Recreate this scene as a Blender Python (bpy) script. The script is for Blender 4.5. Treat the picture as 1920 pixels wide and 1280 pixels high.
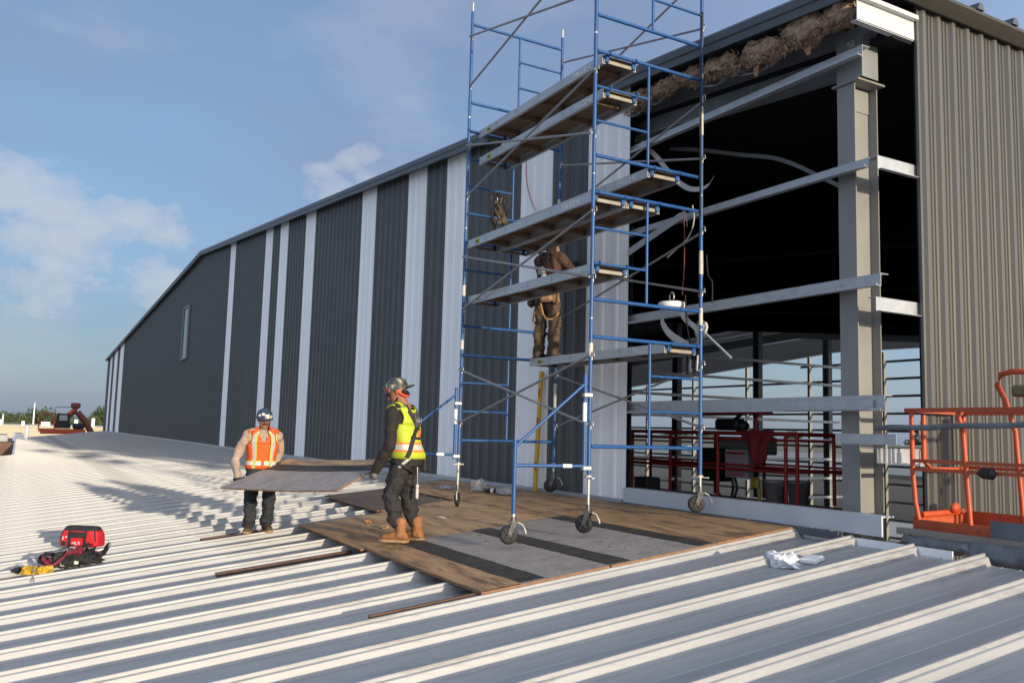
import bpy, math, random
from mathutils import Vector, Matrix, noise, Quaternion
R = math.radians
random.seed(7)
scene = bpy.context.scene
for o in list(bpy.data.objects): bpy.data.objects.remove(o)
COL = scene.collection

# ------------------------------------------------------------------ camera
F_PX, YAW, PITCH, ROLL = 1621.83, 1.0569, .1043, .0266
CAM = Vector((7.6264, -5.2774, 1.1262))
cd = bpy.data.cameras.new('camera'); cam = bpy.data.objects.new('camera', cd); COL.objects.link(cam)
fwd = Vector((-math.sin(YAW)*math.cos(PITCH), math.cos(YAW)*math.cos(PITCH), math.sin(PITCH)))
rt = Vector((math.cos(YAW), math.sin(YAW), 0)); up = rt.cross(fwd)
r2 = rt*math.cos(ROLL)+up*math.sin(ROLL); u2 = up*math.cos(ROLL)-rt*math.sin(ROLL)
M = Matrix((r2, u2, -fwd)).transposed().to_4x4(); M.translation = CAM
cam.matrix_world = M
cd.sensor_width = 36; cd.lens = F_PX/1920*36; cd.clip_start = .05; cd.clip_end = 3000
scene.camera = cam

# ------------------------------------------------------------------ world, sun, exposure
SUN_EL, SUN_AZ = R(7.6), R(6.0)           # azimuth measured from +X towards +Y
w = bpy.data.worlds.new('World'); scene.world = w; w.use_nodes = True
nt = w.node_tree; nt.nodes.clear()
N = lambda t, **k: (lambda n: ([setattr(n, a, b) for a, b in k.items()], n)[1])(nt.nodes.new(t))
L = nt.links.new
out = N('ShaderNodeOutputWorld'); bg = N('ShaderNodeBackground')
sky = N('ShaderNodeTexSky', sky_type='NISHITA', sun_disc=False, sun_elevation=SUN_EL, sun_rotation=R(90)-SUN_AZ,
        altitude=0, air_density=1.0, dust_density=1.2, ozone_density=3.0)
bg.inputs['Strength'].default_value = .15
tc = N('ShaderNodeTexCoord')
sep = N('ShaderNodeSeparateXYZ'); L(tc.outputs['Generated'], sep.inputs[0])
def math_n(op, a, b=None, clamp=False):
    n = N('ShaderNodeMath', operation=op, use_clamp=clamp)
    for i, v in enumerate((a, b)):
        if v is None: continue
        if isinstance(v, (int, float)): n.inputs[i].default_value = v
        else: L(v, n.inputs[i])
    return n.outputs[0]
def ramp_n(v, stops):
    n = N('ShaderNodeValToRGB'); n.color_ramp.elements[0].position = stops[0][0]; n.color_ramp.elements[1].position = stops[-1][0]
    n.color_ramp.elements[0].color = (*[stops[0][1]]*3, 1); n.color_ramp.elements[1].color = (*[stops[-1][1]]*3, 1)
    for p, c in stops[1:-1]: e = n.color_ramp.elements.new(p); e.color = (c, c, c, 1)
    L(v, n.inputs[0]); return n.outputs[0]
# high thin veil: the whole sky is milky, streaked by a large soft noise
mp = N('ShaderNodeMapping'); mp.inputs['Scale'].default_value = (1.6, 1.6, 4.5); L(tc.outputs['Generated'], mp.inputs[0])
veil = N('ShaderNodeTexNoise'); veil.inputs['Scale'].default_value = 1.5; veil.inputs['Detail'].default_value = 5; veil.inputs['Roughness'].default_value = .55
L(mp.outputs[0], veil.inputs['Vector'])
veil_f = ramp_n(veil.outputs['Fac'], [(.3, .55), (.75, .85)])
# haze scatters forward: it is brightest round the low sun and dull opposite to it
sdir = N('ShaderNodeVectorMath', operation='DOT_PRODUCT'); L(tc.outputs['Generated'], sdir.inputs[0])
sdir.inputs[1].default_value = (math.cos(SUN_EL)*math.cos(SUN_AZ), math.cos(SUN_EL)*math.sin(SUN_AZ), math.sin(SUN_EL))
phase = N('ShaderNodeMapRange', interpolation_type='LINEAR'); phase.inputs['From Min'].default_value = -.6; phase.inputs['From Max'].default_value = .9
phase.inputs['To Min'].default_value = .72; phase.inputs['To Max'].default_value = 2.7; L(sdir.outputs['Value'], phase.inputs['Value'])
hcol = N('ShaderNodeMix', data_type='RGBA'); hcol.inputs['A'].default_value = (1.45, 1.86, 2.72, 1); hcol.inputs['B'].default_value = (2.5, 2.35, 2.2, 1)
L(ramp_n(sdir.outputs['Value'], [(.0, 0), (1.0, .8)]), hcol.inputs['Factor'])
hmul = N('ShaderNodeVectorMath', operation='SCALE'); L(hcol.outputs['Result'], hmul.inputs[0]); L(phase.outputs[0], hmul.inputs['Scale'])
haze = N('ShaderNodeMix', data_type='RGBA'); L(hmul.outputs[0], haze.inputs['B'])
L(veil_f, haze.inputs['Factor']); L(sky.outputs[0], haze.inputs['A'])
# cumulus: noise thresholded in a band above the horizon, strongest near it
mp2 = N('ShaderNodeMapping'); mp2.inputs['Scale'].default_value = (4.2, 4.2, 9.5); mp2.inputs['Location'].default_value = (1.35, .2, .1); L(tc.outputs['Generated'], mp2.inputs[0])
cu = N('ShaderNodeTexNoise'); cu.inputs['Scale'].default_value = 1.0; cu.inputs['Detail'].default_value = 9; cu.inputs['Roughness'].default_value = .52
L(mp2.outputs[0], cu.inputs['Vector'])
# individual cumulus heads, given by their direction from the ground
def dirv(x, y):
    d = fwd + r2*((x-960)/F_PX) + u2*((640-y)/F_PX); return d.normalized()
mflat_pre = N('ShaderNodeMapping'); mflat_pre.inputs['Scale'].default_value = (1, 1, 1.6); L(tc.outputs['Generated'], mflat_pre.inputs[0])
wob = N('ShaderNodeTexNoise'); wob.inputs['Scale'].default_value = 20; wob.inputs['Detail'].default_value = 9; wob.inputs['Roughness'].default_value = .62
L(mflat_pre.outputs[0], wob.inputs['Vector'])
mflat = N('ShaderNodeMapping'); mflat.inputs['Scale'].default_value = (1, 1, 1.7); L(tc.outputs['Generated'], mflat.inputs[0])
blob = None
for x, y, r, k in ((20, 350, .055, 1), (95, 385, .05, 1), (170, 420, .042, 1), (250, 410, .045, 1), (300, 440, .03, .9), (120, 440, .05, .7), (45, 430, .05, .6),
                (600, 318, .020, .7), (655, 300, .028, .7), (690, 332, .026, .6), (640, 350, .034, .45), (40, 540, .05, .45), (120, 500, .04, .4), (320, 520, .05, .35),
                (2300, 520, .06, 1), (2450, 480, .07, 1), (2600, 540, .06, 1), (-300, 420, .07, 1), (-450, 380, .08, 1), (-600, 450, .06, 1)):
    d = dirv(x, y)
    vm = N('ShaderNodeVectorMath', operation='DISTANCE'); L(mflat.outputs[0], vm.inputs[0]); vm.inputs[1].default_value = (d.x, d.y, d.z*1.7)
    s = math_n('SUBTRACT', 1, math_n('DIVIDE', vm.outputs['Value'], r*1.2))
    s = math_n('MULTIPLY', s, k)
    blob = s if blob is None else math_n('MAXIMUM', blob, s)
wv = math_n('MULTIPLY', math_n('SUBTRACT', wob.outputs['Fac'], .5), 1.9)
blob_f = ramp_n(math_n('ADD', blob, wv), [(.05, 0), (.28, .34), (.70, .64)])
cu_f = ramp_n(cu.outputs['Fac'], [(.56, 0), (.74, .30)])
cl = math_n('MAXIMUM', blob_f, cu_f)
# clouds thin out overhead and near the ground line
cl = math_n('MULTIPLY', cl, ramp_n(sep.outputs['Z'], [(0.0, .25), (.1, 1), (.5, .7), (.9, .2)]))
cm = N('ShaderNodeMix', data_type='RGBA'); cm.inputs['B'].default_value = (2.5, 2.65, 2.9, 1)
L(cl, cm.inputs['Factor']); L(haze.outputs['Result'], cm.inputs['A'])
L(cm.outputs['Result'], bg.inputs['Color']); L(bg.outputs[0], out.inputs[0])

sd = bpy.data.lights.new('sun', 'SUN'); sun = bpy.data.objects.new('sun', sd); COL.objects.link(sun)
to_sun = Vector((math.cos(SUN_EL)*math.cos(SUN_AZ), math.cos(SUN_EL)*math.sin(SUN_AZ), math.sin(SUN_EL)))
sun.rotation_euler = (-to_sun).to_track_quat('-Z', 'Y').to_euler()
sun.location = to_sun*60
sd.energy = 2.9; sd.angle = R(.9); sd.color = (1, .845, .62)
vs = scene.view_settings; vs.view_transform = 'Standard'; vs.look = 'None'; vs.gamma = 1; vs.exposure = .72; vs.use_curve_mapping = False

# ------------------------------------------------------------------ materials
MATS = {}
def mat(name, col, rough=.6, metal=0., var=.0, vscale=6., bump=0., bscale=40., col2=None, stretch=None, spec=.5, dirt=None, alpha=None, trans=0., emit=None):
    if name in MATS: return MATS[name]
    m = bpy.data.materials.new(name); m.use_nodes = True; t = m.node_tree; b = t.nodes['Principled BSDF']
    b.inputs['Base Color'].default_value = (*col, 1); b.inputs['Roughness'].default_value = rough; b.inputs['Metallic'].default_value = metal
    b.inputs['Specular IOR Level'].default_value = spec
    if trans: b.inputs['Transmission Weight'].default_value = trans
    if alpha is not None: b.inputs['Alpha'].default_value = alpha
    co = None
    if var or bump or col2 or dirt:
        tcn = t.nodes.new('ShaderNodeTexCoord'); co = tcn.outputs['Object']
        if stretch:
            mpn = t.nodes.new('ShaderNodeMapping'); mpn.inputs['Scale'].default_value = stretch; t.links.new(co, mpn.inputs[0]); co = mpn.outputs[0]
    src = None
    if var or col2:
        n = t.nodes.new('ShaderNodeTexNoise'); n.inputs['Scale'].default_value = vscale; n.inputs['Detail'].default_value = 6; n.inputs['Roughness'].default_value = .6
        t.links.new(co, n.inputs['Vector'])
        rp = t.nodes.new('ShaderNodeValToRGB'); rp.color_ramp.elements[0].position = .32; rp.color_ramp.elements[1].position = .68
        c2 = col2 or [min(1, c*(1+var)) for c in col]; c1 = col if col2 else [c*(1-var) for c in col]
        rp.color_ramp.elements[0].color = (*c1, 1); rp.color_ramp.elements[1].color = (*c2, 1)
        t.links.new(n.outputs['Fac'], rp.inputs[0]); src = rp.outputs[0]
        t.links.new(src, b.inputs['Base Color'])
        mr = t.nodes.new('ShaderNodeMapRange'); mr.inputs['To Min'].default_value = max(.05, rough-.1); mr.inputs['To Max'].default_value = min(1, rough+.12)
        t.links.new(n.outputs['Fac'], mr.inputs['Value']); t.links.new(mr.outputs[0], b.inputs['Roughness'])
    if dirt:
        dcol, dscale, thr = dirt
        n = t.nodes.new('ShaderNodeTexNoise'); n.inputs['Scale'].default_value = dscale; n.inputs['Detail'].default_value = 8; n.inputs['Roughness'].default_value = .7
        t.links.new(co, n.inputs['Vector'])
        rp = t.nodes.new('ShaderNodeValToRGB'); rp.color_ramp.elements[0].position = thr; rp.color_ramp.elements[1].position = thr+.1
        t.links.new(n.outputs['Fac'], rp.inputs[0])
        mx = t.nodes.new('ShaderNodeMix'); mx.data_type = 'RGBA'; mx.inputs['B'].default_value = (*dcol, 1)
        if src is None: mx.inputs['A'].default_value = (*col, 1)
        else: t.links.new(src, mx.inputs['A'])
        t.links.new(rp.outputs[0], mx.inputs['Factor']); t.links.new(mx.outputs['Result'], b.inputs['Base Color'])
    if bump:
        n = t.nodes.new('ShaderNodeTexNoise'); n.inputs['Scale'].default_value = bscale; n.inputs['Detail'].default_value = 4
        t.links.new(co, n.inputs['Vector'])
        bp = t.nodes.new('ShaderNodeBump'); bp.inputs['Strength'].default_value = bump; bp.inputs['Distance'].default_value = .02
        t.links.new(n.outputs['Fac'], bp.inputs['Height']); t.links.new(bp.outputs[0], b.inputs['Normal'])
    MATS[name] = m; return m

# ------------------------------------------------------------------ mesh helpers
ORG = {}
def tag(o, label=None, cat=None, group=None, kind=None):
    if label: o['label'] = label
    if cat: o['category'] = cat
    if group: o['group'] = group
    if kind: o['kind'] = kind
    return o
def thing(name, label, cat, loc=(0, 0, 0), rotz=0, group=None):
    o = bpy.data.objects.new(name, None); COL.objects.link(o); o.empty_display_size = .1
    o.location = loc; o.rotation_euler = (0, 0, rotz)
    ORG[o] = Vector(loc) if not rotz else Vector((0, 0, 0))
    return tag(o, label, cat, group)
def smooth(pts, n=5):
    # Catmull-Rom through the points
    P = [Vector(p) for p in pts]; Q = [P[0]*2-P[1]]+P+[P[-1]*2-P[-2]]; r = []
    for i in range(1, len(Q)-2):
        a, b, c, d = Q[i-1:i+3]
        for k in range(n):
            t = k/n; r.append(.5*((2*b)+(c-a)*t+(2*a-5*b+4*c-d)*t*t+(3*b-a-3*c+d)*t**3))
    return r+[P[-1]]
class MB:
    def __init__(s): s.v = []; s.f = []; s.sm = []
    def add(s, vs, fs, smooth=False):
        b = len(s.v); s.v += [Vector(v) for v in vs]; s.f += [tuple(i+b for i in f) for f in fs]; s.sm += [smooth]*len(fs); return s
    def box(s, c, d, rot=None, mtx=None):
        c = Vector(c); hx, hy, hz = d[0]/2, d[1]/2, d[2]/2
        vs = [Vector((x, y, z)) for x in (-hx, hx) for y in (-hy, hy) for z in (-hz, hz)]
        if rot is not None: vs = [rot @ v for v in vs]
        return s.add([c+v for v in vs], [(0, 1, 3, 2), (4, 6, 7, 5), (0, 4, 5, 1), (2, 3, 7, 6), (0, 2, 6, 4), (1, 5, 7, 3)])
    def bx(s, x0, x1, y0, y1, z0, z1): return s.box(((x0+x1)/2, (y0+y1)/2, (z0+z1)/2), (abs(x1-x0), abs(y1-y0), abs(z1-z0)))
    def bevbox(s, c, d, b=.02, rot=None):
        # box with chamfered edges (convex, 24 verts)
        c = Vector(c); h = [q/2 for q in d]; vs = []; 
        import itertools
        idx = {}
        for sx, sy, sz in itertools.product((-1, 1), repeat=3):
            for a in range(3):
                p = [sx*(h[0]-b), sy*(h[1]-b), sz*(h[2]-b)]; p[a] = (sx, sy, sz)[a]*h[a]
                idx[(sx, sy, sz, a)] = len(vs); vs.append(Vector(p))
        fs = []
        for a in range(3):
            o1, o2 = [(1, 2), (0, 2), (0, 1)][a]
            for sg in (-1, 1):
                q = []
                for s1, s2 in ((-1, -1), (1, -1), (1, 1), (-1, 1)):
                    k = [0, 0, 0]; k[a] = sg; k[o1] = s1; k[o2] = s2; q.append(idx[(*k, a)])
                fs.append(q)
        for a in range(3):  # edges along axis a
            o1, o2 = [(1, 2), (0, 2), (0, 1)][a]
            for s1 in (-1, 1):
                for s2 in (-1, 1):
                    k0 = [0, 0, 0]; k0[o1] = s1; k0[o2] = s2; k1 = list(k0); k0[a] = -1; k1[a] = 1
                    fs.append([idx[(*k0, o1)], idx[(*k1, o1)], idx[(*k1, o2)], idx[(*k0, o2)]])
        for sx, sy, sz in itertools.product((-1, 1), repeat=3): fs.append([idx[(sx, sy, sz, a)] for a in range(3)])
        # fix winding outward
        out = []
        for f in fs:
            cc = sum((vs[i] for i in f), Vector())/len(f); n = (vs[f[1]]-vs[f[0]]).cross(vs[f[2]]-vs[f[0]])
            out.append(tuple(f) if n.dot(cc) >= 0 else tuple(reversed(f)))
        if rot is not None: vs = [rot @ v for v in vs]
        return s.add([c+v for v in vs], out)
    def ring(s, c, ax, r, n, side=None, r2=None):
        ax = Vector(ax).normalized()
        if side is None:
            side = Vector((0, 0, 1)) if abs(ax.z) < .9 else Vector((1, 0, 0))
        a = (Vector(side)-ax*ax.dot(Vector(side))).normalized(); b = ax.cross(a); r2 = r if r2 is None else r2
        return [Vector(c)+a*(r*math.cos(2*math.pi*k/n))+b*(r2*math.sin(2*math.pi*k/n)) for k in range(n)]
    def tube(s, p, q, r, n=10, r1=None, cap=True):
        p, q = Vector(p), Vector(q); ax = q-p
        if ax.length < 1e-6: return s
        A = s.ring(p, ax, r, n); B = s.ring(q, ax, r if r1 is None else r1, n)
        s.add(A+B, [(k, (k+1) % n, n+(k+1) % n, n+k) for k in range(n)], True)
        if cap: s.add(A, [tuple(reversed(range(n)))]); s.add(B, [tuple(range(n))])
        return s
    def path(s, pts, r, n=8, closed=False):
        pts = [Vector(p) for p in pts]; m = len(pts); rings = []
        for i, p in enumerate(pts):
            a = pts[i-1] if (i or closed) else p; b = pts[(i+1) % m] if (i < m-1 or closed) else p
            rr = r[i] if isinstance(r, (list, tuple)) else r
            rings.append(s.ring(p, b-a, rr, n))
        vs = sum(rings, []); fs = []
        for i in range(m if closed else m-1):
            for k in range(n): fs.append((i*n+k, i*n+(k+1) % n, ((i+1) % m)*n+(k+1) % n, ((i+1) % m)*n+k))
        s.add(vs, fs, True)
        if not closed: s.add(rings[0], [tuple(reversed(range(n)))]); s.add(rings[-1], [tuple(range(n))])
        return s
    def ribbon(s, pts, wvec, t=.004, fine=0):
        if fine:
            per = isinstance(wvec[0], (list, tuple, Vector)); pts = smooth(pts, fine)
            if per: wvec = smooth(wvec, fine)
        # strap: list of points, width vector (or list), thickness
        pts = [Vector(p) for p in pts]; m = len(pts); vs = []
        for i, p in enumerate(pts):
            wv = Vector(wvec[i] if isinstance(wvec[0], (list, tuple, Vector)) else wvec)
            d = (pts[min(i+1, m-1)]-pts[max(i-1, 0)]); nn = d.cross(wv)
            nn = nn.normalized()*t/2 if nn.length > 1e-9 else Vector((0, 0, t/2))
            vs += [p-wv/2-nn, p+wv/2-nn, p+wv/2+nn, p-wv/2+nn]
        fs = []
        for i in range(m-1):
            for k in range(4): fs.append((i*4+k, i*4+(k+1) % 4, i*4+4+(k+1) % 4, i*4+4+k))
        fs += [(3, 2, 1, 0), tuple((m-1)*4+k for k in range(4))]
        return s.add(vs, fs)
    def loft(s, rings, cap=True, smooth=True):
        n = len(rings[0]); vs = sum([list(r) for r in rings], []); fs = []
        for i in range(len(rings)-1):
            for k in range(n): fs.append((i*n+k, i*n+(k+1) % n, (i+1)*n+(k+1) % n, (i+1)*n+k))
        s.add(vs, fs, smooth)
        if cap: s.add(rings[0], [tuple(reversed(range(n)))]); s.add(rings[-1], [tuple(range(n))])
        return s
    def lathe(s, c, prof, n=20, ax=(0, 0, 1)):
        ax = Vector(ax); rings = [s.ring(Vector(c)+ax*z, ax, max(r, .0005), n) for r, z in prof]
        return s.loft(rings)
    def prism(s, poly, d):
        # poly: list of 3d points (planar), extruded by vector d
        poly = [Vector(p) for p in poly]; n = len(poly); d = Vector(d)
        nn = Vector()
        for i in range(n): nn += poly[i].cross(poly[(i+1) % n])
        if nn.dot(d) > 0: poly.reverse()
        return s.add(poly+[p+d for p in poly], [tuple(range(n)), tuple(reversed(range(n, 2*n)))]+[((k+1) % n, k, n+k, n+(k+1) % n) for k in range(n)])
    def sphere(s, c, r, nu=14, nv=9, sc=(1, 1, 1)):
        rings = []
        for j in range(nv+1):
            th = math.pi*j/nv; rr = max(math.sin(th), .002)
            rings.append([Vector(c)+Vector((sc[0]*r*rr*math.cos(2*math.pi*k/nu), sc[1]*r*rr*math.sin(2*math.pi*k/nu), -sc[2]*r*math.cos(th))) for k in range(nu)])
        return s.loft(rings)
    def jitter(s, a, sc=3., seed=0):
        for v in s.v: v += noise.noise_vector(v*sc+Vector((seed, 0, 0)))*a
        return s
    def mesh(s, name, org=Vector((0, 0, 0))):
        me = bpy.data.meshes.new(name); me.from_pydata([tuple(v-org) for v in s.v], [], s.f)
        me.polygons.foreach_set('use_smooth', s.sm); me.update(); return me
    def build(s, name, m, parent=None, label=None):
        org = ORG.get(parent, Vector((0, 0, 0))) if parent else Vector((0, 0, 0))
        me = s.mesh(name, org); me.materials.append(m)
        o = bpy.data.objects.new(name, me); COL.objects.link(o)
        if parent: o.parent = parent
        ORG[o] = org
        if label: o['label'] = label
        return o
    def solo(s, name, m, label, cat, group=None, kind=None, base=None):
        # a thing that is one mesh, its origin at its base
        if base is None:
            lo = min(v.z for v in s.v); n = len(s.v); c = sum(s.v, Vector())/n; base = Vector((c.x, c.y, lo))
        base = Vector(base); me = s.mesh(name, base); me.materials.append(m)
        o = bpy.data.objects.new(name, me); COL.objects.link(o); o.location = base; ORG[o] = base
        return tag(o, label, cat, group, kind)
def inst(src, parent, loc, name=None, rot=None, link_children=True, org=None):
    c = src.copy(); COL.objects.link(c); c.parent = parent; c.location = loc
    if rot is not None: c.rotation_euler = rot
    if link_children:
        for ch in src.children:
            d = ch.copy(); COL.objects.link(d); d.parent = c
    return c
def text_mesh(body, size, loc, rot, m, parent, name, shear=0, space=1., ext=.0006, align='LEFT'):
    cu_ = bpy.data.curves.new('t', 'FONT'); cu_.body = body; cu_.size = size; cu_.extrude = ext; cu_.shear = shear; cu_.space_character = space; cu_.align_x = align; cu_.resolution_u = 3
    tmp = bpy.data.objects.new('t', cu_); COL.objects.link(tmp); dg = bpy.context.evaluated_depsgraph_get()
    me = bpy.data.meshes.new_from_object(tmp.evaluated_get(dg)); bpy.data.objects.remove(tmp); bpy.data.curves.remove(cu_)
    me.transform(rot.to_4x4()); me.materials.clear(); me.materials.append(m)
    o = bpy.data.objects.new(name, me); COL.objects.link(o); o.parent = parent; o.location = Vector(loc)-ORG.get(parent, Vector((0, 0, 0))); return o
RS = .1178                      # slope of the low roof, rising towards the gable wall
WY = 1.838                      # outer face of the gable wall
def rz(y, h=0): return RS*y+h   # height of the rib tops
ROOFROT = Matrix.Rotation(math.atan(RS), 3, 'X')
# ------------------------------------------------------------------ materials of the setting
m_roof = mat('roof_metal', (.36, .36, .36), .44, .10, var=.15, vscale=1.3, bump=.16, bscale=1.6, stretch=(4, .6, 4), spec=.45, dirt=((.265, .262, .255), 1.3, .55))
m_white = mat('siding_white', (.88, .88, .875), .42, .0, var=.04, vscale=.8, stretch=(3, 3, .25), bump=.10, bscale=2.5)
m_dark = mat('siding_charcoal', (.066, .067, .068), .45, .0, var=.08, vscale=.6, stretch=(3, 3, .25), bump=.03, bscale=4)
m_trim = mat('trim_charcoal', (.075, .082, .09), .4, .0, var=.08, vscale=1)
m_tan = mat('siding_taupe', (.112, .109, .100), .36, .2, var=.06, vscale=.7, stretch=(3, 3, .3), bump=.03, bscale=4)
m_steel = mat('primed_steel_grey', (.20, .215, .225), .5, .0, var=.08, vscale=3, dirt=((.22, .21, .2), 5, .68))
m_col = mat('primed_steel_column', (.235, .233, .222), .5, .0, var=.07, vscale=2, dirt=((.17, .15, .125), 4, .66))
m_galv = mat('galvanised', (.44, .455, .47), .38, .35, var=.10, vscale=9)
m_shade_liner = mat('shade_liner', (.020, .021, .025), .9, spec=.1)  # darkness of the unlit interior put into the colour
m_lit_liner = mat('lit_liner', (.80, .81, .82), .8)  # same lining towards the open end, daylight put into the colour
m_insul = mat('mineral_wool', (.32, .215, .15), 1, var=.4, vscale=18, bump=.9, bscale=60, spec=.05)
m_foil = mat('insulation_facing', (.32, .33, .33), .6, var=.1)
m_glass = mat('dark_glass', (.02, .025, .03), .08, spec=.6)
m_gravel = mat('ground_gravel', (.26, .24, .21), .95, var=.25, vscale=.05, dirt=((.12, .125, .09), .02, .55))
m_membrane = mat('roof_membrane', (.075, .078, .08), .8, var=.2, vscale=.4)
m_beige = mat('beige_panel', (.44, .39, .31), .7, var=.08, vscale=.2)
m_flatroof = mat('flat_roof_gravel', (.20, .205, .20), .9, var=.15, vscale=.1)
m_brown = mat('brown_brick', (.15, .085, .055), .8, var=.2, vscale=2)

# ------------------------------------------------------------------ ground
mb = MB(); mb.add([(-1400, -1400, -5.5), (1400, -1400, -5.5), (1400, 1400, -5.5), (-1400, 1400, -5.5)], [(0, 1, 2, 3)])
tag(mb.build('ground', m_gravel), 'flat gravel ground around the buildings', 'ground', kind='structure')

mb = MB(); mb.bx(-84, 2.0, 2.3, 58, -5.49, -5.40)  # slab added to bounce light up to the far ceiling
tag(mb.build('bounce_floor', mat('concrete', (.42, .41, .39), .85, var=.1, vscale=.4)), 'pale concrete floor added inside and behind the warehouse to bounce light up', 'floor', kind='structure')
# ------------------------------------------------------------------ low metal roof: one panel for each pan and its rib
RP, RIB0 = .6575, .5547
roof = bpy.data.objects.new('metal_roof', None); COL.objects.link(roof); tag(roof, 'ribbed pale metal roof sloping away from the gable wall', 'roof', kind='structure')
PROF = [(-.062, -.078), (-.040, -.012), (-.034, -.008), (-.018, -.008), (-.015, .014), (-.011, .017), (.009, .017), (.013, .013), (.014, -.006), (.019, -.009),
        (.034, -.010), (.040, -.014), (.062, -.078)]
PAN = [(.150, -.078), (.158, -.074), (.166, -.078), (.300, -.078), (.308, -.073), (.316, -.078), (.445, -.078), (.453, -.074), (.461, -.078), (RP-.062, -.078)]
def roof_panel(y0, y1):
    b = MB(); pr = PROF+PAN; n = len(pr)
    vs = [(x, y, RS*y+z) for y in (y0, y1) for x, z in pr]
    b.add(vs, [(i+1, i, n+i, n+i+1) for i in range(n-1)][::1])
    k = len(PROF)
    for y, rev in ((y0, False), (y1, True)):
        p = [(x, y, RS*y+z) for x, z in PROF]; b.add(p, [tuple(range(k)) if not rev else tuple(reversed(range(k)))])
    b.f = [tuple(reversed(f)) for f in b.f]
    return b.mesh('roof_panel')
me_long = roof_panel(-14, 1.80); me_short = roof_panel(-5.35, 1.80)
for me in (me_long, me_short): me.materials.append(m_roof)
k0, k1 = int((-84-RIB0)/RP), 22
for k in range(k0, k1):
    x = RIB0+k*RP
    o = bpy.data.objects.new('roof_panel', me_short if x < -42 else me_long); COL.objects.link(o); o.parent = roof; o.location = (x, 0, 0)
xl, xn, xr = RIB0+k0*RP-.07, RIB0+math.ceil((-42-RIB0)/RP)*RP-.07, RIB0+k1*RP
b = MB()
b.bx(xl-.05, xn, -5.45, -5.36, rz(-5.4)-.35, rz(-5.4)-.03); b.bx(xn-.09, xn-.005, -14, -5.46, rz(-14)-.35, rz(-5.4)-.35)
b.bx(xl-.10, xl-.01, -5.40, 1.7, rz(-5.4)-.35, rz(-5.4)-.06)
b.build('eave_fascia', m_white, roof)
b = MB(); b.bx(xl+.3, xn, -5.2, 1.7, -5.5, -.95); b.bx(xn+.01, xr, -13.8, -5.2, -5.5, -1.9); b.bx(xn+.01, xr, -5.19, 1.75, -5.5, -.9)
b.build('lower_wall', m_beige, roof)

# ------------------------------------------------------------------ warehouse with the striped gable
wh = thing('warehouse', 'tall warehouse with charcoal and white striped gable wall, its corner bay still open', 'building', (-35, WY, 0))
XC, XE, XRIDGE = 2.19, -84.5, -35.0
def ztop(x): return 5.85-.0955*x if x > XRIDGE else 5.85-.0955*XRIDGE-(XRIDGE-x)*.0435
def siding_profile(wd=1.0, ribs=3, d=.032):
    p = []; pit = wd/ribs
    for i in range(ribs):
        a = i*pit
        p += [(a, 0), (a+.10*pit, d), (a+.28*pit, d), (a+.38*pit, 0), (a+.54*pit, 0), (a+.565*pit, .006), (a+.59*pit, 0), (a+.76*pit, 0), (a+.785*pit, .006), (a+.81*pit, 0)]
    return p+[(wd, 0)]
SP = siding_profile()
WHITE = {0, 2, 5, 7, 10, 15, 18, 20, 26, 68, 69, 70, 73, 74, 75, 78, 79}
zb = rz(WY)+.012
for i in range(82):
    x1 = -1.81-i; x0 = x1-1
    vs = []; n = len(SP)
    for px, d in SP: vs.append((x0+px, WY+.02-d, zb))
    for px, d in SP: vs.append((x0+px, WY+.02-d, ztop(x0+px)-.01))
    b = MB(); b.add(vs, [(j, j+1, n+j+1, n+j) for j in range(n-1)])
    b.build('siding_panel', m_white if i in WHITE else m_dark, wh)
xw = -1.81-82
b = MB(); b.bx(XE, xw-.003, WY-.02, WY+.02, zb, ztop(XE)-.02); b.bx(XE-.04, XE-.002, WY-.02, 46, -5.5, ztop(XE)-.02); b.build('corner_trim', m_trim, wh)
b = MB(); b.bx(XE+.1, -1.815, WY-.045, WY-.018, rz(WY)-.06, zb+.05); b.build('base_flashing', m_galv, wh)
# thin stops under every third rib of the siding
# rake trim: box gutter profile, two runs meeting at the ridge
def rake(xa, xb, name='rake_trim'):
    b = MB(); prof = [(0.02, 0.005), (-.19, -.095), (-.215, -.095), (-.215, -.005), (-.235, .01), (-.235, .095), (-.20, .135), (.02, .14)]
    r = []
    for x in (xa, xb): r.append([(x, WY+y, ztop(x)+z-.02) for y, z in prof])
    b.loft(r, smooth=False); return b.build(name, m_trim, wh)
rake(2.30, XRIDGE); rake(XRIDGE-.001, XE-.3)
b = MB()
for xa, xb in ((2.2, XRIDGE), (XRIDGE-.01, XE)):
    r = [[(x, WY-.02-y, ztop(x)+z) for y, z in ((0, -.06), (.05, -.06), (.05, -.005), (0, -.005))] for x in (xa, xb)]; b.loft(r, smooth=False)
b.build('soffit_moulding', m_trim, wh)
# roof sheets
b = MB()
for xa, xb in ((XC+.17, XRIDGE), (XRIDGE-.001, XE-.3)):
    r = [[(x, y, ztop(x)+z) for y, z in ((WY-.19, .07), (46.3, .07), (46.3, .108), (WY-.19, .108))] for x in (xa, xb)]; b.loft(r, smooth=False)
b.build('roof_sheet', m_trim, wh)
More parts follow.
